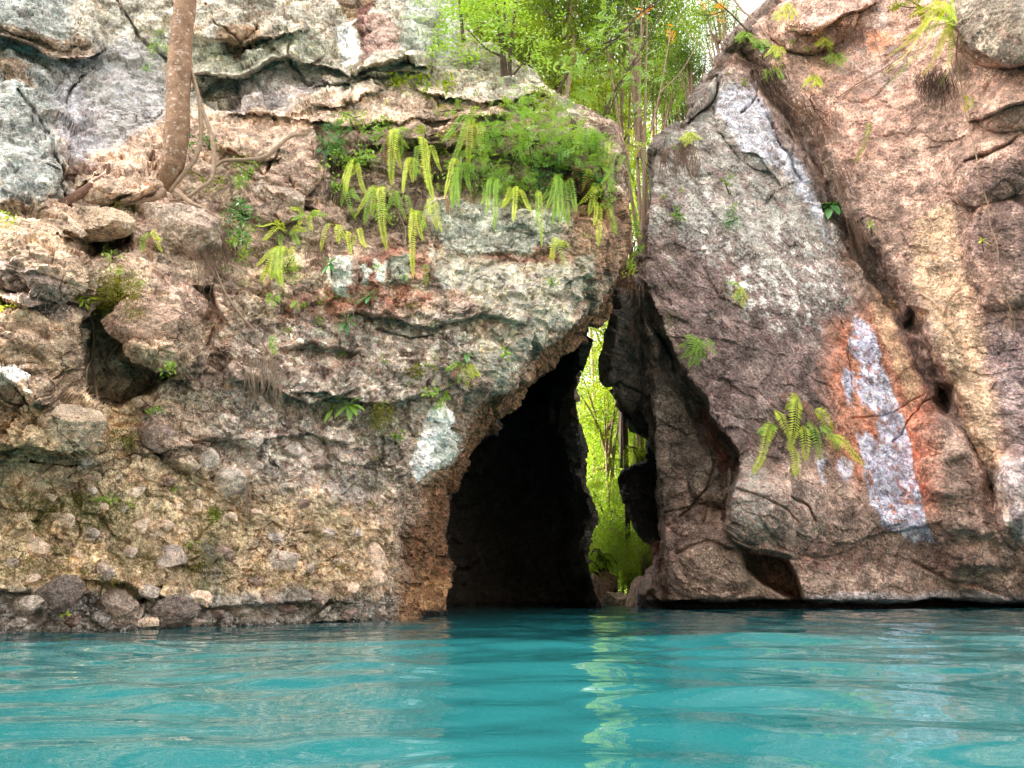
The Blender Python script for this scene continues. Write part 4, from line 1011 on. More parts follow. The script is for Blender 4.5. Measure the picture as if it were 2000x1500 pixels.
lg = wood('fallen_log', 'bare reddish brown log with broken stubs lying against the left ledge', 'log',
     [([(92, 410), (135, 392), (175, 366), (240, 328)], [0.034, 0.046, 0.046, 0.036], [6.2, 6.3, 6.35, 6.5]), ([(212, 345), (212, 330), (213, 320)], [0.022, 0.02, 0.016], [6.42, 6.4, 6.4]), ([(100, 410), (120, 408), (138, 402)], [0.03, 0.026, 0.022], [6.15, 6.1, 6.05]),
      ([(108, 408), (112, 440), (108, 470), (122, 500)], [0.05, 0.035, 0.025, 0.008], [6.25, 6.2, 6.2, 6.15])], B_LOG, part_names=['log', 'stub', 'stub', 'root'])
for px, h, lb in ((128, 48, 'tallest broken stake standing behind the fallen log'), (146, 40, 'thin broken stake beside the tallest one behind the log'), (118, 24, 'short stub of wood left of the broken stakes'), (178, 42, 'broken stake nearest the middle of the fallen log')):
    wood('broken_stake', lb, 'stake', [([(px, 372), (px + 4, 372 - h * .5), (px + 7, 372 - h)], [0.028, 0.03, 0.022], 6.75)], B_LOG, group='broken stakes behind the log')

vines = [
    ('long pale vine hanging down the far right buttress', [(1872, 60), (1868, 110), (1880, 180), (1888, 230), (1906, 300), (1912, 345), (1930, 400), (1934, 440), (1948, 480), (1950, 530), (1958, 560)], 0.012),
    ('looped lower end of the vine at the right edge', [(1958, 560), (1972, 600), (1974, 640), (1990, 665), (2004, 690)], 0.010),
    ('second thin strand beside the looped vine end', [(1955, 545), (1966, 580), (1980, 620), (1984, 650), (1996, 672)], 0.008),
    ('thin hanging root below the grey green tuft on the right cliff', [(1434, 470), (1424, 510), (1412, 552), (1420, 590), (1430, 650)], 0.008),
    ('short forked root ending in a pale knob on the right cliff', [(1412, 552), (1404, 575), (1395, 590)], 0.008),
    ('straight thin root hanging over the dark hollow by the gap', [(1258, 600), (1270, 680), (1271, 760), (1271, 880)], 0.008),
    ('long bare stem slanting across the middle of the left cliff', [(418, 520), (440, 572), (470, 615), (500, 650), (535, 705), (560, 740)], 0.012),
    ('pale root climbing beside the left cavity', [(165, 595), (178, 622), (184, 660), (180, 700), (184, 740), (190, 780), (186, 810)], 0.016),
    ('thin root left of the one beside the cavity', [(182, 700), (170, 720), (168, 755)], 0.009),
    ('s shaped pale root inside the left cavity', [(232, 672), (210, 700), (208, 715), (228, 735), (228, 755), (222, 772)], 0.010),
    ('small arched root below the left cavity', [(256, 768), (275, 752), (292, 750), (306, 762), (314, 785)], 0.008),
    ('root snaking down from the log over the dark hollow', [(112, 455), (128, 480), (148, 488), (152, 515), (170, 500)], 0.014),
    ('thin twig curling out below the fallen log', [(118, 462), (135, 462), (157, 474)], 0.010),
    ('fine root arching over the mossy boulder at left', [(96, 606), (118, 590), (150, 590), (176, 612), (182, 630), (205, 640)], 0.007),
    ('bare branch crossing the streaked rock at upper right', [(1640, 188), (1680, 160), (1720, 138), (1765, 108), (1800, 95)], 0.014),
    ('thin twig leaning down onto the crossing branch', [(1697, 25), (1705, 60), (1716, 100), (1722, 130)], 0.008),
    ('shadowed second branch below the crossing branch', [(1645, 190), (1680, 165), (1730, 150), (1790, 130)], 0.008),
    ('pale root running down the upper crevice of the right cliff', [(1502, 165), (1530, 195), (1560, 218), (1600, 228)], 0.014),
    ('long root hanging along the lower crevice of the right cliff', [(1632, 350), (1650, 395), (1672, 450), (1680, 500)], 0.012),
    ('thin root trailing over the lavender streak of the right cliff', [(1538, 240), (1552, 270), (1572, 310), (1600, 350)], 0.009),
    ('root looping round the top left shoulder of the right cliff', [(1385, 112), (1400, 128), (1430, 126), (1460, 110)], 0.012),
    ('thin upper stem above the split rock of the right cliff', [(1392, 130), (1412, 120), (1440, 112), (1480, 130)], 0.008),
    ('dark branch reaching down over the top of the right cliff', [(1420, -20), (1450, 20), (1480, 45), (1510, 90)], 0.022),
    ('root below the reddish tangle near the gap on the right cliff', [(1342, 310), (1352, 345), (1372, 360), (1400, 350)], 0.012),
    ('crooked root hanging from the ledge below the white streak', [(560, 640), (575, 680), (582, 694)], 0.007),
    ('thin root dangling from the red stained hollow', [(650, 470), (646, 520), (652, 575)], 0.006),
    ('dark hanging stem under the fern curtain', [(920, 370), (921, 395), (922, 418)], 0.010),
    ('pale crooked root between the long fern fronds', [(785, 335), (790, 370), (778, 410), (792, 450), (790, 490)], 0.009),
]
for lb, pts, r in vines:
    wood('hanging_root', lb, 'root', [(pts, [r * .9, r, r * .7, r * .4])], B_ROOT, group='roots and vines hanging on the rock', off=0.05)

def root_tuft(px, py, wd, hg, n, lb, mat=B_FIBRE, ang=0, leaves=0):
    r = random.Random(int(px * 7 + py)); tb = []
    for k in range(n):
        x = px + r.uniform(-.5, .5) * wd; y = py + r.uniform(-.1, .35) * hg
        L = hg * r.uniform(.25, .9); pts = [(x, y)]
        for j in range(3):
            x += r.uniform(-.12, .12) * wd + ang * L / 3; y += L / 3; pts.append((x, y))
        Y0 = surfY(*pts[0]) - r.uniform(0.0, 0.14)
        Ys = [Y0, Y0 - r.uniform(0, .08), Y0 - r.uniform(0, .05), Y0]
        rr = r.uniform(0.0018, 0.0045) * Y0 / 7
        tb.append(tube(wp(pts, 0, Ys), [rr, rr * .8, rr * .3], 9, 3))
    o0 = tb[0][0][0].copy()
    o = link('root_tuft', mesh_np('root_tuft', *local(join(tb), o0), mat), None, lb, 'root tuft', 'dry root tufts hanging from the rock'); o.location = tuple(o0)
for a in [(405, 440, 90, 100, 170, 'thick mat of reddish roots hanging from the angular grey boulder', B_FIBRE, .25), (365, 405, 60, 40, 60, 'small root mat at the top of the angular grey boulder', B_FIBRE, .4), (400, 510, 40, 60, 40, 'pale roots dangling left of the small yellow ferns', B_ROOT),
          (510, 700, 60, 100, 90, 'dry straw coloured root tuft in the middle of the left cliff', B_ROOT), (484, 940, 16, 90, 22, 'narrow tassel of white roots above the pebbly bank', B_ROOT), (575, 790, 40, 60, 26, 'short fringe of roots under the low ledge', B_ROOT), (545, 740, 24, 80, 14, 'thin tassel right of the straw coloured tuft', B_ROOT),
          (625, 450, 60, 110, 36, 'long thin root strands left of the fern curtain', B_FIBRE), (680, 600, 20, 60, 16, 'root tassel below the glossy rosette', B_ROOT), (1130, 350, 40, 34, 90, 'tangle of dead fern stems below the leafy shrub', B_DARK), (1315, 290, 50, 70, 70, 'reddish root tangle left of the split rock', B_FIBRE),
          (1350, 300, 40, 60, 30, 'root knot beside the reddish tangle', B_FIBRE), (1500, 130, 60, 110, 60, 'dark root mass at the top of the right cliff', B_DARK, .4), (1560, 190, 60, 90, 50, 'brown root mat in the upper crevice of the right cliff', B_FIBRE, .5), (1610, 230, 50, 90, 40, 'root mat below the crossing branch', B_FIBRE, .2),
          (1640, 320, 30, 110, 30, 'roots lining the middle of the right crevice', B_FIBRE, .3), (1665, 430, 26, 110, 40, 'thin roots in the crevice beside the lavender streak', B_FIBRE, .3), (1830, 140, 70, 80, 120, 'dark fibrous root ball under the right hand fern clump', B_DARK, -.1), (1430, 110, 60, 40, 60, 'roots draped on the left shoulder of the right cliff', B_FIBRE),
          (1880, 110, 40, 60, 40, 'pale root ends at the right of the fern clump', B_ROOT), (1245, 555, 30, 50, 26, 'roots in the notch above the bright gap', B_FIBRE), (1240, 620, 24, 80, 22, 'roots trailing down the dark side of the gap', B_FIBRE), (770, 420, 90, 80, 60, 'dead stems hanging behind the long fern fronds', B_DARK), (905, 330, 100, 60, 50, 'dead stems behind the middle ferns', B_DARK),
          (655, 330, 50, 100, 50, 'dead stems left of the fern curtain', B_DARK), (945, 790, 30, 30, 10, 'few straw roots on the rim above the cave', B_ROOT), (1660, 50, 60, 50, 60, 'dry twigs hanging from the top ledge at right', B_FIBRE), (150, 500, 60, 60, 22, 'roots spilling from the hollow below the log', B_ROOT, .4), (1345, 265, 30, 60, 24, 'thin roots beneath the split rock', B_FIBRE)]:
    root_tuft(*a)

# ------------------------------------------------------------------ ferns
def unit(v): return v / (np.linalg.norm(v) + 1e-9)
def frond_geo(pts, W, n=26, r=random):
    C = catmull(pts, n + 1); T = np.gradient(C, axis=0); T /= np.linalg.norm(T, axis=1)[:, None]
    nd = unit(np.array([r.uniform(-.5, .5), -1, r.uniform(-.1, .5)]))
    V, Fq, cc = [], [], []
    step = np.linalg.norm(C[1] - C[0])
    tw = r.uniform(-.5, .5)
    for i in range(1, n + 1):
        s = i / n
        side = unit(np.cross(T[i], nd)); up = unit(np.cross(side, T[i]))
        l = W * min(1, s * 3.5 + .3) * max(0.02, 1 - s ** 2.4) ** .6
        for sg in (-1, 1):
            d = unit(side * sg + T[i] * 0.22 - up * (0.25 + tw * sg * .5) + np.array([0, 0, -0.18]) + np.array([r.uniform(-.08, .08) for _ in range(3)]))
            L = l * r.uniform(.82, 1.08); wd = max(step * 0.42, L * 0.13)
            b = C[i]; k = len(V)
            V += [b, b + d * L * .45 + T[i] * wd, b + d * L - T[i] * 0, b + d * L * .45 - T[i] * wd]
            Fq.append((k, k + 1, k + 2, k + 3)); c = r.random(); cc += [(c, r.random(), 0)] * 4
    tb, tf = tube(pts, [W * .05, W * .02], n, 3)
    k = len(V); V = np.vstack([np.array(V), tb]); Fq = np.vstack([np.array(Fq), tf + k]); cc += [(0.2, 0.5, 0)] * len(tb)
    return V, Fq, np.array(cc)

NF = 0
def fern(lb, base, tips, mat=None, w=11, group='ferns rooted on the cliffs', off=0.10, name='fern', arch=0.16, wide=1.15):
    global NF
    NF += 1; r = random.Random(NF * 13)
    B0 = at(*base, 0.03)
    root = thing(name, lb, 'fern', B0, group)
    for tip in tips:
        tx, ty = tip[:2]; ww = tip[2] if len(tip) > 2 else w
        b = (base[0] + r.uniform(-9, 9), base[1] + r.uniform(-5, 5)) if len(tip) < 5 else tip[3:5]
        B = at(b[0], b[1], 0.04)
        Tq = at(tx, ty, off + r.uniform(0, .08)); L = np.linalg.norm(Tq - B)
        out = np.array([0, -1, 0.0])
        M1 = B * .65 + Tq * .35 + out * arch * L * 1.1 + np.array([0, 0, arch * L]) ; M2 = B * .3 + Tq * .7 + out * arch * L
        s = B[1] / F
        V, f, c = frond_geo([B, M1, M2, Tq], ww * s * wide, max(12, int(L / (s * 3.6))), r)
        link('frond', mesh_np('frond', V - B0, f, mat or (L_DRY if r.random() < .07 else L_FERN2 if r.random() < .3 else L_FERN), True, {'Col': c}), root)
    return root

def rnd_tips(base, n, R0, seed, a0=-70, a1=70, down=.6, w=9):
    r = random.Random(seed); out = []
    for k in range(n):
        a = R(a0 + (a1 - a0) * (k + r.random()) / n); L = R0 * r.uniform(.6, 1.1)
        out.append((base[0] + math.sin(a) * L, base[1] + math.cos(a) * L * down + L * (1 - down) * .6, w * r.uniform(.8, 1.1)))
    return out

fern('long hanging fern with the brightest frond in the middle of the curtain', (828, 292), [(847, 392, 14), (836, 370, 12), (812, 350, 8), (862, 335, 8)])
fern('fern with a very long yellow frond left of the grey slab', (738, 375), [(755, 488, 13), (712, 438, 11), (692, 425, 8), (727, 420, 9), (765, 440, 8), (706, 400, 10)])
fern('fern whose long frond hangs lowest below the curtain', (818, 422), [(807, 542, 11), (826, 470, 8), (800, 470, 8), (834, 445, 8)])
fern('pale fern hanging at the left of the curtain', (768, 262), [(765, 362, 14), (752, 320, 12), (784, 330, 11), (740, 300, 9), (800, 290, 8), (758, 285, 10)])
fern('arching fern with two broad upright fronds above the grey slab', (925, 238), [(914, 330, 13), (948, 335, 13), (893, 300, 11), (862, 278, 10), (960, 300, 11), (880, 330, 10), (925, 300, 12), (850, 262, 9)])
fern('small yellow fern below the arching pair', (905, 330), [(885, 365, 10), (895, 395, 9), (918, 372, 9), (868, 385, 7)])
fern('fern strand hanging over the left of the grey slab', (880, 378), [(876, 420, 8), (884, 400, 6)])
fern('long thin fern over the middle of the grey slab', (962, 360), [(966, 448, 9), (950, 420, 8), (975, 400, 8), (940, 400, 8)], L_FERN2)
fern('thin fern strand over the right of the grey slab', (1055, 385), [(1058, 482, 7), (1048, 440, 6), (1070, 420, 5)])
fern('dark green fern tuft under the leafy shrub', (1095, 360), [(1080, 432, 13), (1110, 440, 13), (1095, 435, 12), (1066, 410, 10), (1125, 415, 10), (1055, 395, 9)], L_FERN2)
fern('curled fern beside the tangle of dead stems', (1170, 368), [(1128, 400, 11), (1150, 420, 11), (1136, 385, 10), (1185, 385, 9), (1160, 400, 9)])
fern('fern hanging straight down near the top of the gap', (1168, 405), [(1168, 480, 10), (1160, 440, 7)])
fern('broad fern tip leaning towards the gap', (1176, 398), [(1203, 458, 13), (1188, 450, 9), (1195, 425, 10)])
fern('pale feathery leaf arching at the rim of the gap', (1160, 352), [(1204, 360, 10), (1194, 340, 9), (1206, 375, 6)], L_FERN2)
fern('yellow fern on the ledge left of the red stain', (560, 455), [(512, 470, 9), (585, 478, 10), (540, 430, 9), (600, 450, 9), (548, 480, 8), (500, 440, 8)])
fern('fern with drooping bright fronds below the yellow one', (560, 490), [(530, 545, 13), (545, 555, 13), (508, 552, 10), (575, 530, 11), (500, 520, 9), (552, 560, 10), (515, 500, 9)])
fern('spindly fern arching over the ledge left of the curtain', (600, 425), [(568, 405, 8), (585, 440, 8), (625, 410, 9), (640, 420, 8), (610, 450, 8), (570, 430, 7)])
fern('small pale fern on the rock face below the angular boulder', (298, 462), [(298, 510, 11), (280, 490, 9), (318, 492, 8), (282, 470, 8), (316, 470, 8)])
fern('little round fern frond by itself on the red soil', (833, 520), [(833, 556, 9)], L_FERN2)
fern('single green frond on the left cliff below the slanting stem', (536, 655), [(538, 692, 10), (530, 680, 6)], L_FERN2)
fern('tiny green fern beside the slanting stem', (536, 575), [(525, 592, 8), (545, 590, 8), (532, 600, 7)], L_FERN2)
fern('tiny blue green fern right of the slanting stem', (583, 592), [(568, 600, 7), (595, 602, 7), (584, 606, 6)], L_FERN2)
fern('little fern group above the cave rim', (912, 715), [(914, 758, 10), (885, 735, 9), (870, 722, 8), (938, 735, 9), (925, 740, 8), (895, 750, 7)])
fern('bright sprig beside the white hollow at the cave mouth', (862, 775), [(850, 800, 9), (874, 765, 7), (860, 795, 8), (880, 780, 7), (850, 762, 6)], L_FERN2)
fern('yellow green fern drooping in the centre of the right cliff', (1448, 568), [(1420, 550, 7), (1428, 582, 8), (1450, 600, 8), (1436, 590, 7), (1462, 585, 6)])
fern('dense green fern growing from the dark crack of the right cliff', (1368, 668), [(1336, 655, 8), (1330, 700, 11), (1345, 718, 12), (1360, 715, 12), (1375, 700, 10), (1400, 690, 9), (1396, 672, 8), (1350, 690, 10), (1320, 680, 7)], L_FERN2)
fern('large bright fern cascading beside the orange rock', (1560, 775), [(1470, 925, 11, 1510, 830), (1545, 860, 13, 1512, 800), (1540, 880, 14), (1553, 930, 12, 1550, 870), (1572, 900, 12, 1568, 830), (1600, 850, 12), (1602, 900, 12, 1580, 820), (1625, 845, 12, 1590, 800), (1690, 908, 14, 1612, 850), (1480, 845, 13, 1520, 832), (1535, 800, 10), (1640, 880, 11, 1600, 830), (1500, 862, 9, 1512, 832), (1520, 775, 5)], w=12, arch=0.12, wide=1.35)
fern('single fern frond hanging on the red rock of the right cliff', (1698, 256), [(1667, 318, 10), (1690, 262, 4)], arch=0.22)
fern('golden fern clump with long fronds reaching left at upper right', (1862, 45), [(1720, 150, 12), (1735, 110, 12), (1760, 80, 12), (1770, 130, 11), (1800, 150, 12), (1836, 172, 11), (1800, 60, 11), (1780, 30, 9), (1850, 130, 11), (1880, 110, 10), (1820, 110, 12), (1725, 175, 9)], off=0.35, arch=0.14)
fern('small fern sprig on the vine at the right buttress', (1888, 190), [(1880, 215, 7), (1895, 212, 6), (1884, 220, 6)])
for i, (px, py, lb) in enumerate([(1530, 25, 'sprig at the very top of the right cliff'), (1480, 80, 'sprig on the dark root mass'), (1515, 98, 'bright sprig below the dark root mass'), (1505, 142, 'sprig over the lavender streak'), (1612, 82, 'pair of small leaves on the upper red rock'), (1626, 112, 'yellow sprig on the upper red rock'), (1345, 265, 'yellow green sprig by the split rock'), (1455, 70, 'sprig leaning out over the gap'), (1590, 155, 'faint sprig in the root mat')]):
    fern(lb, (px, py), rnd_tips((px, py), 6, 26, 40 + i, -110, 110, .5, 8), L_FERN2 if i % 2 else L_FERN, off=.15, name='fern_sprig', group='small fern sprigs')

r0 = random.Random(21)
where = ['under the dark feathery bush', 'between the two left curtain ferns', 'above the white streaks', 'beside the pale crooked root', 'left of the brightest frond', 'over the left corner of the grey slab', 'below the arching pair of fronds', 'under the middle of the leafy shrub', 'at the right end of the grey slab', 'on the ledge above the curtain', 'next to the tall stemmed plant', 'at the lower left of the curtain', 'near the right edge of the left cliff', 'in the shade right of the leafy shrub']
for i, (px, py) in enumerate([(672, 372), (700, 330), (690, 460), (782, 380), (800, 320), (846, 400), (890, 350), (1010, 380), (1085, 470), (790, 252), (846, 300), (655, 440), (1205, 330), (1150, 330)]):
    fern('small fern ' + where[i], (px, py), [(px + r0.uniform(-34, 34), py + r0.uniform(12, 58), r0.uniform(6, 10)) for _ in range(r0.randint(3, 6))], L_FERN if i % 3 else L_FERN2, group='small ferns in the fern curtain')

# ------------------------------------------------------------------ shrubs and leafy plants
def leaf_quads(cen, size, r, droop=0.0, aspect=0.42, nrm=None):
    n = len(cen)
    d = r.normal(size=(n, 3)); d[:, 2] -= droop; d /= np.linalg.norm(d, axis=1)[:, None]
    u = r.normal(size=(n, 3)) + (np.array([0, -.5, 1.0]) if nrm is None else nrm)
    s = np.cross(d, u); s /= np.linalg.norm(s, axis=1)[:, None] + 1e-9
    L = (size * r.uniform(.6, 1.25, n))[:, None]
    V = np.stack([cen, cen + d * L * .5 + s * L * aspect * .5, cen + d * L, cen + d * L * .5 - s * L * aspect * .5], 1)
    f = np.arange(n * 4).reshape(n, 4)
    c = np.repeat(np.stack([r.random(n), r.random(n), np.zeros(n)], -1), 4, 0)
    return V.reshape(-1, 3), f, c

def spray(cen, L, npair, lw, r, out, lf=.3):     # pinnate leaf
    d = unit(out + r.normal(size=3) * .45 + np.array([0, 0, -.1])); u = unit(np.array([0, -.6, 1]) + r.normal(size=3) * .4)
    s = unit(np.cross(d, u)); V, f, c = [], [], []
    cv = r.random()
    for i in range(npair):
        t = (i + .6) / npair; b = cen + d * L * t + np.array([0, 0, -.25 * L * t * t]); l = lw * (1 - .4 * abs(t - .45))
        for sg in (-1, 1):
            e = unit(s * sg + d * .45 + r.normal(size=3) * .1); k = len(V)
            V += [b, b + e * l * .5 + d * l * lf * .5, b + e * l, b + e * l * .5 - d * l * lf * .5]; f.append((k, k + 1, k + 2, k + 3)); c += [(cv * .6 + .4 * r.random(), r.random(), 0)] * 4
    return V, f, c

NS = 0
def shrub(name, lb, cat, px, py, rx, ry, mat, n=500, leaf=10, pin=0, stems=4, thick=0.25, group=None, base=None, aspect=.42, droop=.1, Y=None, bark=None, out=0.12, kindn='foliage'):
    global NS
    NS += 1; r = np.random.default_rng(NS * 31)
    y0 = surfY(px, py) if Y is None else Y
    s = y0 / F
    base = base or (px, py)
    B = P(base[0], base[1], y0 + 0.02)
    root = thing(name, lb, cat, B, group)
    ncl = max(5, int(math.sqrt(n) * .8)); cl = []
    for k in range(ncl):
        a = r.uniform(0, 2 * math.pi); q = math.sqrt(r.random())
        x, y = px + math.cos(a) * q * rx, py + math.sin(a) * q * ry
        yy = (surfY(x, y) if Y is None else Y)
        cl.append(P(x, y, min(yy, y0 + .6) - out - r.random() * thick * (1 - .5 * q)))
    cl = np.array(cl)
    cr = min(rx, ry) * s * (.36 if ncl > 8 else .5)
    if pin:
        V, f, c = [], [], []
        for k in range(n):
            ce = cl[r.integers(ncl)] + r.normal(size=3) * cr * .6
            v, ff, cc = spray(ce, leaf * s * 3.0, pin, leaf * s, r, np.array([r.normal() * .6, -.5, r.normal() * .4]))
            k0 = len(V); V += v; f += [tuple(i + k0 for i in q) for q in ff]; c += cc
        V, f, c = np.array(V), np.array(f), np.array(c)
    else:
        ce = cl[r.integers(ncl, size=n)] + r.normal(size=(n, 3)) * cr * .65
        V, f, c = leaf_quads(ce, leaf * s, r, droop, aspect)
    link(kindn, mesh_np(kindn, V - B, f, mat, False, {'Col': c}), root)
    for k in range(stems):
        e = cl[r.integers(ncl)]; m = (B + e) / 2 + r.normal(size=3) * cr * .4
        V, f = tube(np.array([B, m, e]), [.007 * y0 / 7 * 1.3, .004 * y0 / 7], 10, 5)
        link('stem', mesh_np('stem', V - B, f, bark or B_DARK), root)
    return root

shrub('leafy_shrub', 'broad bright green feathery shrub spilling over the top of the left cliff', 'shrub', 1050, 260, 105, 75, L_BUSH, 560, 8.5, 7, 9, .35, base=(1040, 330))
shrub('leafy_shrub', 'lower drooping part of feathery shrub above the grey slab', 'shrub', 990, 325, 80, 55, L_BUSH, 300, 7.5, 7, 6, .25, base=(1000, 350))
shrub('leafy_shrub', 'feathery shrub at the top right corner of the left cliff', 'shrub', 1140, 285, 42, 50, L_BUSH, 150, 7.5, 7, 4, .25, base=(1150, 320))
shrub('leafy_shrub', 'yellow green shrub on the crest above the feathery one', 'shrub', 1045, 195, 70, 22, L_TREE, 500, 9, 0, 4, .3, base=(1040, 205))
shrub('leafy_shrub', 'dark feathery bush at the left end of the fern curtain', 'shrub', 648, 265, 32, 34, L_BROAD, 170, 6, 6, 4, .2, base=(652, 296))
shrub('leafy_shrub', 'trailing leafy plant below the dark feathery bush', 'shrub', 660, 335, 32, 40, L_BUSH, 200, 10, 0, 5, .12, aspect=.6)
shrub('leafy_shrub', 'small bright plant right of the dark feathery bush', 'shrub', 720, 262, 26, 22, L_BUSH, 120, 11, 0, 3, .12)
shrub('leafy_shrub', 'leafy plant in the ledge pocket right of the leaning tree', 'shrub', 478, 335, 32, 28, L_BUSH, 220, 10, 0, 4, .15)
shrub('leafy_shrub', 'low weeds at the foot of the pale aerial roots', 'shrub', 400, 352, 40, 26, L_TREE, 120, 9, 0, 4, .1)
shrub('leafy_shrub', 'dark leafy weeds hanging above the spindly fern', 'shrub', 476, 420, 34, 50, L_BROAD, 260, 11, 0, 5, .12)
shrub('leafy_shrub', 'small weeds behind the leaning tree roots', 'shrub', 410, 285, 40, 18, L_BROAD, 90, 10, 0, 3, .08)
shrub('leafy_shrub', 'glossy weeds hanging behind the right ferns', 'shrub', 1100, 345, 70, 30, L_BROAD, 130, 12, 0, 4, .08, aspect=.6)
shrub('leafy_shrub', 'leafy sprigs among the upper ferns of the curtain', 'shrub', 830, 270, 70, 26, L_TREE, 260, 10, 0, 5, .12)
for (px, py, rx, ry, m, lf, lb) in [(700, 300, 30, 30, L_BUSH, 11, 'leafy trailer right of the dark feathery bush'), (760, 400, 34, 40, L_BUSH, 9, 'thin leafy trailer hanging between the long fronds'), (865, 345, 34, 34, L_FERN2, 9, 'loose green weed left of the arching fern'), (940, 345, 40, 34, L_BUSH, 8, 'weed clump under the arching fern'),
        (1030, 375, 40, 30, L_BUSH, 8, 'green fringe hanging over the middle of the grey slab'), (1120, 250, 40, 24, L_FERN2, 9, 'light green sprigs on the corner above the feathery shrub'), (900, 215, 50, 14, L_FERN2, 8, 'low weeds on the rim of the upper ledge'), (820, 160, 60, 16, L_TREE, 8, 'sparse weeds along the crest left of the sapling'),
        (690, 230, 30, 12, L_FERN2, 8, 'sparse weeds on the ledge above the curtain'), (560, 520, 30, 30, L_FERN2, 8, 'light weeds below the drooping ferns'), (1190, 380, 18, 30, L_BUSH, 8, 'weeds trailing at the very edge of the left cliff'), (470, 470, 30, 40, L_FERN2, 8, 'pale weeds below the dark leafy weeds')]:
    shrub('leafy_shrub', lb, 'shrub', px, py, rx, ry, m, 170, lf, 0, 4, .14)
shrub('moss_bush', 'round yellow green mossy bush in the notch of the left cliff', 'moss', 232, 585, 44, 62, L_MOSS, 2600, 7, 0, 3, .18, aspect=.3)
shrub('moss_bush', 'yellow grassy tuft above the white hollow', 'moss', 742, 812, 26, 28, L_MOSS, 700, 7, 0, 2, .08, aspect=.25)
shrub('moss_bush', 'pale yellow grass patch left of the round grey cobble', 'moss', 238, 850, 28, 24, L_MOSS, 300, 7, 0, 2, .06, aspect=.25)
shrub('moss_bush', 'little green moss patch under the grey cobble ledge', 'moss', 425, 1008, 18, 22, L_MOSS, 200, 6, 0, 1, .05)
shrub('moss_bush', 'grey green lichen tuft on the right cliff above the hanging root', 'moss', 1430, 432, 24, 20, L_BROAD, 420, 5, 0, 2, .1, aspect=.3)
shrub('leafy_shrub', 'small green tuft near the left edge of the gap on the right cliff', 'shrub', 1322, 418, 14, 12, L_BUSH, 60, 10, 0, 2, .06)
shrub('leafy_shrub', 'thin green trailer hanging down from the root knot', 'shrub', 1425, 380, 12, 50, L_BUSH, 120, 6, 0, 2, .06)
shrub('leafy_shrub', 'weeds growing in the notch where the cliffs meet', 'shrub', 1240, 470, 22, 55, L_FERN2, 260, 9, 0, 4, .2, Y=10.4)
shrub('leafy_shrub', 'small weed in the notch above the bright gap', 'shrub', 1222, 530, 14, 12, L_FERN, 70, 9, 0, 2, .08, Y=10.4)
shrub('leafy_shrub', 'red brown dead leaves in the notch under the weeds', 'shrub', 1230, 550, 22, 14, L_DRY, 150, 8, 0, 3, .08, Y=10.7)
shrub('leafy_shrub', 'heap of dry leaves on the ledge below the shrub', 'leaves', 1130, 352, 26, 20, L_DRY, 260, 9, 0, 2, .1)
shrub('leafy_shrub', 'brown twiggy growth on the top ledge of the right cliff', 'shrub', 1590, 60, 80, 20, L_DRY, 380, 8, 0, 8, .2)
shrub('leafy_shrub', 'dry leaf litter caught in the upper crevice', 'leaves', 1590, 215, 50, 50, L_DRY, 420, 6, 0, 6, .1)
shrub('leafy_shrub', 'green creeper on the top edge at the upper right', 'shrub', 1800, 15, 60, 20, L_TREE, 160, 12, 0, 4, .2)
shrub('leafy_shrub', 'tiny weed at the waterline below the dark pointed boulder', 'shrub', 125, 1196, 8, 8, L_FERN, 22, 10, 0, 1, .04)
shrub('leafy_shrub', 'tiny weed by the pebbles in the middle of the left bank', 'shrub', 205, 978, 11, 10, L_FERN2, 26, 12, 0, 1, .04)
shrub('leafy_shrub', 'tiny weed under the big grey cobble', 'shrub', 424, 1004, 9, 11, L_BUSH, 22, 12, 0, 1, .04)
shrub('leafy_shrub', 'tiny weed on top of the round grey cobble', 'shrub', 300, 800, 14, 10, L_BUSH, 36, 11, 0, 1, .04)
shrub('leafy_shrub', 'small weed dangling from the overhanging brown boulder', 'shrub', 332, 730, 14, 16, L_FERN2, 40, 12, 0, 1, .04)
shrub('leafy_shrub', 'yellow star shaped weed at the left of the mossy bush', 'shrub', 175, 582, 18, 10, L_FERN, 34, 18, 0, 1, .05, aspect=.3)
shrub('leafy_shrub', 'dark leafy weed above the mossy bush', 'shrub', 218, 500, 24, 22, L_BUSH, 60, 14, 0, 2, .06)
shrub('leafy_shrub', 'pale weeds on the pink rock above the cave rim', 'shrub', 820, 725, 30, 14, L_MOSS, 130, 9, 0, 2, .05)
shrub('leafy_shrub', 'small weed above the grassy tuft', 'shrub', 835, 760, 14, 14, L_FERN2, 30, 12, 0, 1, .05)
shrub('leafy_shrub', 'small weed on the edge left of the white hollow', 'shrub', 775, 852, 14, 9, L_FERN2, 34, 10, 0, 1, .05)
shrub('leafy_shrub', 'small climbing weed on the crusted rock', 'shrub', 985, 695, 10, 14, L_FERN2, 24, 12, 0, 1, .04)
shrub('leafy_shrub', 'small dark weed under the crusted rock ledge', 'shrub', 1078, 548, 14, 10, L_BUSH, 50, 8, 0, 1, .04)
shrub('leafy_shrub', 'green weeds at the far left edge of the ledge', 'shrub', 15, 425, 24, 14, L_FERN2, 50, 11, 0, 1, .04)
shrub('leafy_shrub', 'yellow weed at the far left beside the overhang', 'shrub', 8, 597, 16, 8, L_FERN, 24, 13, 0, 1, .04)
shrub('leafy_shrub', 'green bush on the grey face behind the tree trunk', 'shrub', 308, 85, 20, 28, L_BUSH, 260, 7, 0, 3, .12, aspect=.3)
shrub('leafy_shrub', 'small green tuft lower down behind the tree trunk', 'shrub', 288, 128, 8, 12, L_BUSH, 60, 7, 0, 1, .05, aspect=.3)

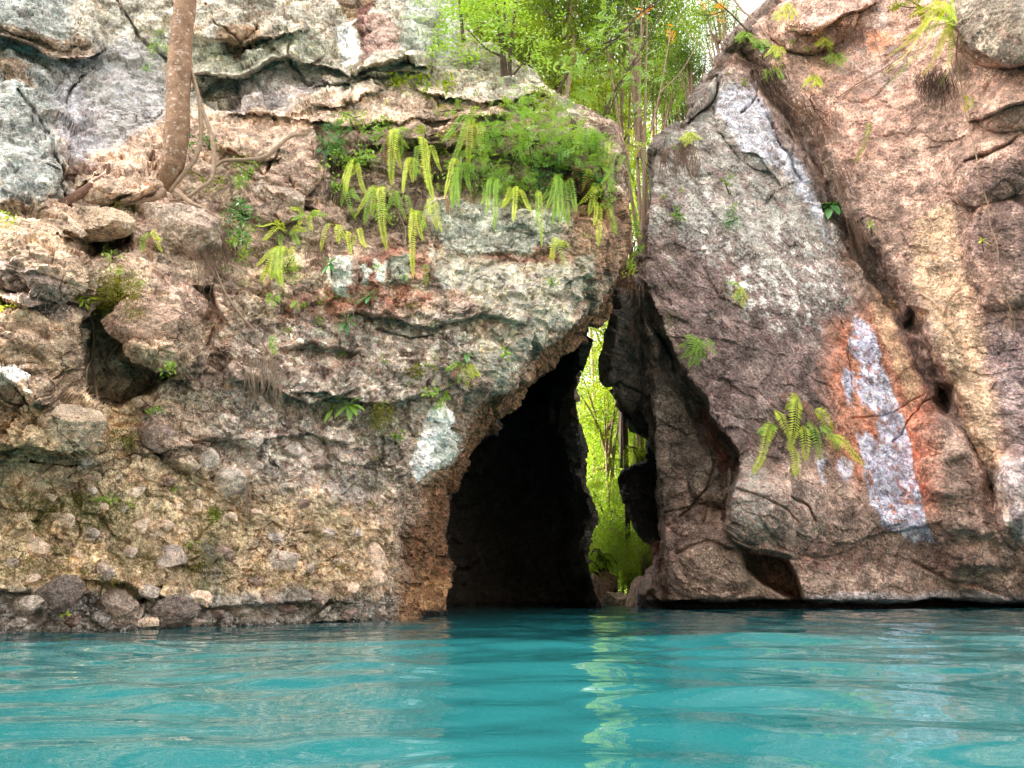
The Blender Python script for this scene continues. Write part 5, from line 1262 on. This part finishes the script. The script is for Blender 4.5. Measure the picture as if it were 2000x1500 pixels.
def broad_leaf(B, d, L, wd, sag, seed):
    r = random.Random(seed); n = 6
    s = unit(np.cross(d, np.array([0, -.4, 1.0]))); up = unit(np.cross(s, d)); V, f = [], []
    for i in range(n + 1):
        t = i / n; c = B + d * L * t - np.array([0, 0, sag * L * t * t]); h = wd * math.sin(math.pi * min(1, t * .92 + .06)) ** .8
        V += [c - s * h + up * h * .25, c, c + s * h + up * h * .25]
    for i in range(n):
        for j in (0, 1):
            a = i * 3 + j; f.append((a, a + 1, a + 4, a + 3))
    q = r.random()
    return np.array(V), np.array(f), np.array([(q, r.random(), 0)] * len(V))
def rosette(lb, px, py, n, L, wd=.17, mat=None, stem=None, a0=-160, a1=160, face=.5, sag=.3):
    y0 = surfY(px, py); s = y0 / F; r = random.Random(int(px)); B = P(px, py, y0 - .08)
    root = thing('broadleaf_plant', lb, 'plant', B, 'broad leaved plants on the cliffs')
    for k in range(n):
        a = R(a0 + (a1 - a0) * (k + r.uniform(.2, .8)) / n)
        d = unit(np.array([math.sin(a), -face * r.uniform(.5, 1.3), -math.cos(a) * .9 + .25]))
        V, f, c = broad_leaf(B, d, L * s * r.uniform(.75, 1.15), L * s * wd, sag, k)
        link('leaf', mesh_np('leaf', V - B, f, mat or L_BROAD, True, {'Col': c}), root)
    pts = stem or [(px + 3, py + 22), (px, py)]
    V, f = tube(np.array([P(x, y, surfY(x, y) - .02) if (x, y) != (px, py) else B for x, y in pts]), [.009, .006], 10, 6)
    link('stem', mesh_np('stem', V - B, f, B_DARK), root)
rosette('glossy dark rosette with pale leaf below the white streaks', 722, 578, 7, 30)
rosette('glossy dark leaved plant on a stem left of the rosette', 676, 628, 8, 32, stem=[(655, 605), (676, 628)])
rosette('large leaved bright plant on the lower left cliff', 684, 790, 7, 40, mat=L_BUSH, a0=-130, a1=130)
rosette('smaller broad leaved plant left of the large bright one', 650, 800, 5, 30, mat=L_BUSH)
rosette('tall stemmed plant with a star of leaves in front of the grey slab', 812, 328, 7, 26, .15, L_BUSH, [(805, 420), (814, 370), (812, 328)], -180, 180)
rosette('blue green plant above the white streaks', 645, 515, 6, 26, .2)
rosette('dark leaved seedling above the little fern group', 910, 690, 5, 24, .2)
rosette('dark glossy leaves hanging in the crevice of the right cliff', 1622, 398, 7, 42, .22, a0=-80, a1=80)
rosette('small green rosette beside the right crevice', 1700, 438, 6, 16, .2, L_BUSH)
rosette('dark pinnate seedling in the shade at the top of the right cliff', 1487, 95, 6, 26, .2)
rosette('small rosette beside the hollow on the far right buttress', 1918, 470, 4, 16, .2, L_FERN)
rosette('tiny bright seedling on the pebbly bank', 232, 528, 5, 16, .25, L_FERN2)
rosette('heart leaved plant among the right ferns', 1175, 325, 6, 24, .28, L_BUSH)
rosette('pale leaf pair near the rim of the gap', 1100, 330, 4, 26, .2, L_BUSH)
rosette('drooping seedling under the cobble ledge', 460, 470, 5, 22, .2, L_BUSH)

# moss and seedlings nobody could count, on the damp lower rock
def scatter(name, boxes, mat, leaf, seed, lb):
    r = np.random.default_rng(seed); Vs, Fs, Cs, o = [], [], [], 0
    for (cx, cy, rx, ry, n) in boxes:
        nc = max(2, n // 14); cxs = r.normal(cx, rx * .5, nc); cys = r.normal(cy, ry * .5, nc)
        cs = []
        for x, y in zip(cxs, cys):
            if x < 2 or y > 1200: continue
            m = r.integers(4, 26); b = at(x, y, .012); cs.append(b + r.normal(size=(m, 3)) * np.array([.03, .012, .022]))
        if not cs: continue
        V, f, c = leaf_quads(np.concatenate(cs), leaf * surfY(cx, cy) / F, r, 0, .4)
        Vs.append(V); Fs.append(f + o); Cs.append(c); o += len(V)
    link(name, mesh_np(name, np.vstack(Vs), np.vstack(Fs), mat, False, {'Col': np.vstack(Cs)}), kind='stuff', label=lb)
scatter('moss', [(120, 1100, 120, 45, 500), (260, 1120, 80, 30, 260), (385, 1110, 40, 50, 420), (120, 990, 120, 30, 320), (520, 1120, 70, 30, 200), (620, 1130, 60, 30, 120), (240, 400, 30, 12, 120), (740, 930, 20, 60, 160), (780, 600, 120, 60, 220), (840, 650, 60, 60, 120), (690, 900, 80, 60, 160), (560, 600, 60, 60, 100)], L_MOSS, 5, 5, 'yellow green moss on the pebbly bank and rock')
scatter('seedlings', [(560, 620, 120, 90, 90), (480, 500, 90, 60, 140), (850, 700, 130, 70, 120), (700, 560, 120, 60, 70), (230, 560, 90, 60, 60), (880, 210, 160, 30, 200), (760, 240, 120, 30, 140), (1150, 430, 60, 80, 60), (1320, 350, 50, 90, 60), (1480, 120, 80, 50, 90), (1650, 60, 120, 40, 80), (450, 1000, 200, 80, 60)], L_FERN2, 8, 6, 'tiny green seedlings scattered over the rock')

# ------------------------------------------------------------------ trees beyond and above
def crown_mesh(name, seed, n=9000, clumps=110, leaf=.05, flat=.8):
    r = np.random.default_rng(seed)
    d = r.normal(size=(clumps, 3)); d /= np.linalg.norm(d, axis=1)[:, None]
    c = d * (r.random((clumps, 1)) ** .45) * np.array([1, 1, flat]) * .9
    rad = r.uniform(.07, .2, clumps)
    k = r.integers(clumps, size=n)
    ce = c[k] + r.normal(size=(n, 3)) * rad[k][:, None] * np.array([1, 1, .55])
    V, f, cc = leaf_quads(ce, leaf, r, .25, .45)
    return mesh_np(name, V, f, None, False, {'Col': cc}), c
CR = [crown_mesh('crown', 500 + k) for k in range(4)]
def fresh(me, mat):
    m = me.copy(); m.materials.append(mat); return m
CM = {}
def bg_tree(px, py, Y, rad, k, mat, lb, lean=0.0, group='trees beyond the gorge'):
    key = (k, mat.name)
    if key not in CM: CM[key] = fresh(CR[k][0], mat)
    c = P(px, py, Y)
    gz = -0.8 + 11 * float(smooth((Y - 19) / 26)) + .1 * (Y - 19) if Y > 19 else -.6
    gz = min(gz, c[2] - rad * 1.0)
    if px < 1150 and Y < 19 and py < 300: gz = c[2] - rad * 1.9
    root = thing('forest_tree', lb, 'tree', (c[0] + lean, c[1], gz), group)
    cr = link('crown', CM[key], root); cr.location = (-lean, 0, c[2] - gz); cr.scale = (rad, rad, rad); cr.rotation_euler = (0, 0, random.uniform(0, 6))
    h = c[2] - gz; base = np.zeros(3); topp = np.array([-lean, 0, h + rad * .3])
    tb = [tube(np.array([base, (base + topp) / 2 + [.15, 0, 0], topp]), [.035, .03, .015] if py > 500 else [.06, .05, .02], 24, 8, .15, k)]
    r = random.Random(int(px + py))
    for j in range(9):
        t = r.uniform(.45, .95); s0 = base + (topp - base) * t; e = np.array([-lean, 0, h]) + CR[k][1][r.randrange(100)] * rad * .8
        tb.append(tube(np.array([s0, (s0 + e) / 2 + [0, 0, .12], e]), [.05, .03, .012], 10, 5))
    V, f = join(tb); link('trunk', mesh_np('trunk', V, f, B_ROOT if k % 2 else B_DARK), root)
bt = [
 (1215, 640, 17.5, 1.5, 0, 0, 'sunlit yellow green tree seen in the narrow top of the gap'), (1185, 770, 19, 1.8, 1, 0, 'bright tree seen in the middle of the gap'), (1240, 850, 21, 2.0, 2, 0, 'yellow tree at the right of the gap beside the black lobe'),
 (1160, 900, 20, 1.7, 3, 1, 'grey green tree at the left of the gap'), (1190, 1010, 18.5, 1.5, 0, 1, 'green bushy tree low in the gap'), (1255, 1075, 17, 1.3, 1, 1, 'dark green bush just above the boulder in the gap'), (1160, 1095, 17.6, 1.2, 2, 1, 'low green bush at the left foot of the gap'),
 (1210, 960, 26, 2.6, 3, 0, 'pale tree far behind in the gap'), (1205, 800, 30, 3.0, 1, 1, 'hazy tree far up the bank seen through the gap'), (1215, 1110, 21, 1.6, 0, 1, 'leafy bush on the bank behind the tan boulder'),
 (940, 60, 12.5, 1.5, 1, 0, 'bright tree crown overhanging the top of the left cliff'), (1085, 90, 14, 1.7, 2, 0, 'yellow green tree crown above the feathery shrub'), (1060, -60, 15, 2.0, 0, 0, 'high tree crown above the crest of the left cliff'),
 (1190, 60, 15.5, 1.7, 3, 1, 'deep green tree crown over the gap'), (1170, 215, 16, 1.5, 0, 0, 'light green tree crown behind the corner of the left cliff'), (1270, 160, 17, 1.4, 1, 1, 'green tree with a pale trunk standing over the gap'),
 (1265, 330, 17, 1.3, 2, 0, 'sunlit foliage filling the upper slot between the cliffs'), (1230, 430, 19, 1.4, 3, 0, 'pale foliage low in the upper slot'), (1340, 190, 19, 1.2, 0, 1, 'green tree beside the split rock of the right cliff'),
 (1120, 160, 22, 3.0, 1, 0, 'large hazy yellow tree behind the others'), (1000, 20, 22, 3.0, 2, 0, 'large light tree behind the stems on the crest'), (1290, -30, 24, 2.6, 3, 1, 'distant green tree at the top of the frame'), (1250, 260, 26, 2.6, 0, 0, 'distant yellow tree low over the gap'), (1400, -60, 26, 1.6, 1, 1, 'thin distant tree against the white sky'),
 (1254, 1088, 14.7, 0.62, 3, 1, 'small green bush hanging over the rocks right in the gap'), (1172, 1092, 15.2, 0.55, 0, 1, 'small green bush beside the black ridge low in the gap'), (1215, 1060, 16.2, 0.9, 1, 1, 'round green bush in the middle of the low gap'),
 (1256, 886, 15.4, 0.5, 2, 0, 'small bright bush in the notch above the black lobe'), (1240, 960, 16.0, 0.6, 0, 0, 'bright bush just behind the black lobe'), (1400, 30, 14.5, 0.8, 3, 0, 'bright leafy branch end by the white sky'), (1345, 130, 15.5, 0.75, 1, 1, 'green leafy crown touching the split rock'),
 (1110, 0, 13.5, 1.5, 3, 1, 'fresh green tree crown nearest above the crest'), (1020, 110, 12.5, 1.0, 0, 0, 'leafy young tree crown behind the stems'), (1230, -20, 14.5, 1.6, 1, 1, 'green crown spreading over the gap at the top'), (1300, 60, 20, 1.8, 2, 1, 'mid green tree behind the orange twig'), (1210, 140, 20, 1.8, 3, 0, 'sunny green tree behind the leaning sapling'), (1330, 110, 24, 1.8, 0, 1, 'airy tree left of the white sky'),
 (1250, 1010, 19.5, 1.4, 3, 1, 'green bush behind the black lobe of the gap'), (1265, 1130, 16, 1.0, 2, 1, 'low leafy bush right of the tan boulder'), (1190, 700, 24, 2.0, 1, 0, 'pale sunlit tree behind the top of the gap'),
 (1230, 560, 26, 2.6, 2, 0, 'distant tree seen above the wedge of the gap'), (1100, -200, 17, 2.6, 3, 1, 'high crown above the frame'),
]
for (px, py, Y, rad, k, m, lb) in bt:
    bg_tree(px, py, Y, rad, k, L_GAP if py > 840 or (px, py) in ((1400, 30), (1265, 330), (1230, 430), (1250, 260)) else L_TREE2 if m else L_TREE, lb, lean=random.uniform(-.4, .4))

# saplings and bare branches rooted on the crest
def sapling(lb, strands, leafpts, mat, n, leaf, pin, Y, bark=B_DARK):
    tb = [tube(wp(s, 0, Y), [rr, rr * .5], 18, 6) for s, rr in strands]
    B = tb[0][0][0].copy(); root = thing('sapling', lb, 'tree', B, 'saplings on the crest')
    for t in tb: link('stem', mesh_np('stem', *local(t, B), bark), root)
    r = np.random.default_rng(int(Y * 100 + n)); V, f, c = [], [], []
    for (px, py, rx, ry, m) in leafpts:
        for k in range(m):
            ce = P(px + r.normal() * rx * .5, py + r.normal() * ry * .5, Y + r.normal() * .35)
            v, ff, cc = spray(ce, leaf * Y / F * 3, pin, leaf * Y / F, r, np.array([r.normal(), -.3, r.normal() * .5]), .42)
            k0 = len(V); V += v; f += [tuple(i + k0 for i in q) for q in ff]; c += cc
    link('foliage', mesh_np('foliage', np.array(V) - B, np.array(f), mat, False, {'Col': np.array(c)}), root)
sapling('multi stemmed sapling on the crest of the left cliff', [([(990, 175), (985, 120), (975, 60), (965, -40)], .035), ([(998, 175), (996, 110), (1002, 50), (1015, -40)], .03), ([(985, 180), (980, 110), (985, 40), (990, -60)], .03), ([(980, 110), (950, 95), (910, 55)], .018), ([(1000, 150), (1030, 110), (1050, 60)], .016), ([(905, 80), (900, 30), (895, -30)], .03)],
        [(900, 20, 70, 50, 130), (960, 20, 60, 40, 120), (930, 100, 60, 36, 50), (1010, 60, 50, 50, 70), (865, 70, 40, 40, 30), (1050, 110, 40, 50, 40)], L_FERN2, 3, 15, 3, 8.2)
sapling('slender sapling leaning right above the gap', [([(1080, 205), (1110, 140), (1150, 95), (1205, 75), (1245, 30), (1300, -10)], .025), ([(1175, 235), (1205, 170), (1250, 100), (1290, 30), (1320, -20)], .02), ([(1182, 238), (1215, 160), (1245, 120), (1275, 95)], .014), ([(1135, 140), (1190, 88), (1250, 62)], .016), ([(1232, 30), (1250, 60)], .012)],
        [(1130, 120, 60, 50, 60), (1200, 60, 60, 50, 70), (1230, 150, 60, 50, 50), (1160, 190, 50, 30, 40)], L_BUSH, 5, 9, 7, 10.2)
sapling('orange leaved twig hanging at the top of the gap', [([(1460, 60), (1420, 20), (1380, -10), (1330, -40)], .02), ([(1420, 20), (1380, 30), (1350, 20)], .01), ([(1330, -30), (1290, 5), (1240, 25)], .014)],
        [(1390, 18, 30, 18, 9), (1262, 24, 22, 8, 5), (1310, 70, 12, 30, 4), (1405, 30, 14, 10, 3)], L_ORANGE, 7, 8, 6, 11.0)
sapling('bare twiggy branches by the upper slot of the gap', [([(1215, 305), (1245, 270), (1275, 245), (1330, 215)], .012), ([(1270, 260), (1285, 200), (1300, 120), (1310, 60)], .02), ([(1290, 180), (1330, 140), (1360, 90)], .015), ([(1340, 60), (1380, 100), (1410, 125)], .010)],
        [(1240, 290, 24, 30, 8), (1280, 350, 14, 60, 8)], L_FERN, 4, 9, 6, 12.5, B_ROOT)

# scrap caught on the ledge
V = []; r = random.Random(3)
for i in range(4):
    for j in range(4): V.append((i * .014, r.uniform(-.012, .012), j * .012 + r.uniform(-.004, .004)))
Fq = [(i * 4 + j, i * 4 + j + 1, i * 4 + j + 5, i * 4 + j + 4) for i in range(3) for j in range(3)]
mS, nt, b = new_mat('red_white_plastic'); g = N(nt, 'ShaderNodeNewGeometry'); v_ = noise_node(nt, g.outputs['Position'], 45, 1)
nt.links.new(mix(nt, ramp(nt, v_, .48, .52), (.6, .02, .06), (.75, .75, .75)), b.inputs['Base Color'])
o = link('crumpled_wrapper', mesh_np('crumpled_wrapper', V, Fq, mS), None, 'tiny crumpled red and white wrapper on the upper ledge', 'litter'); o.location = tuple(at(648, 200, .06))
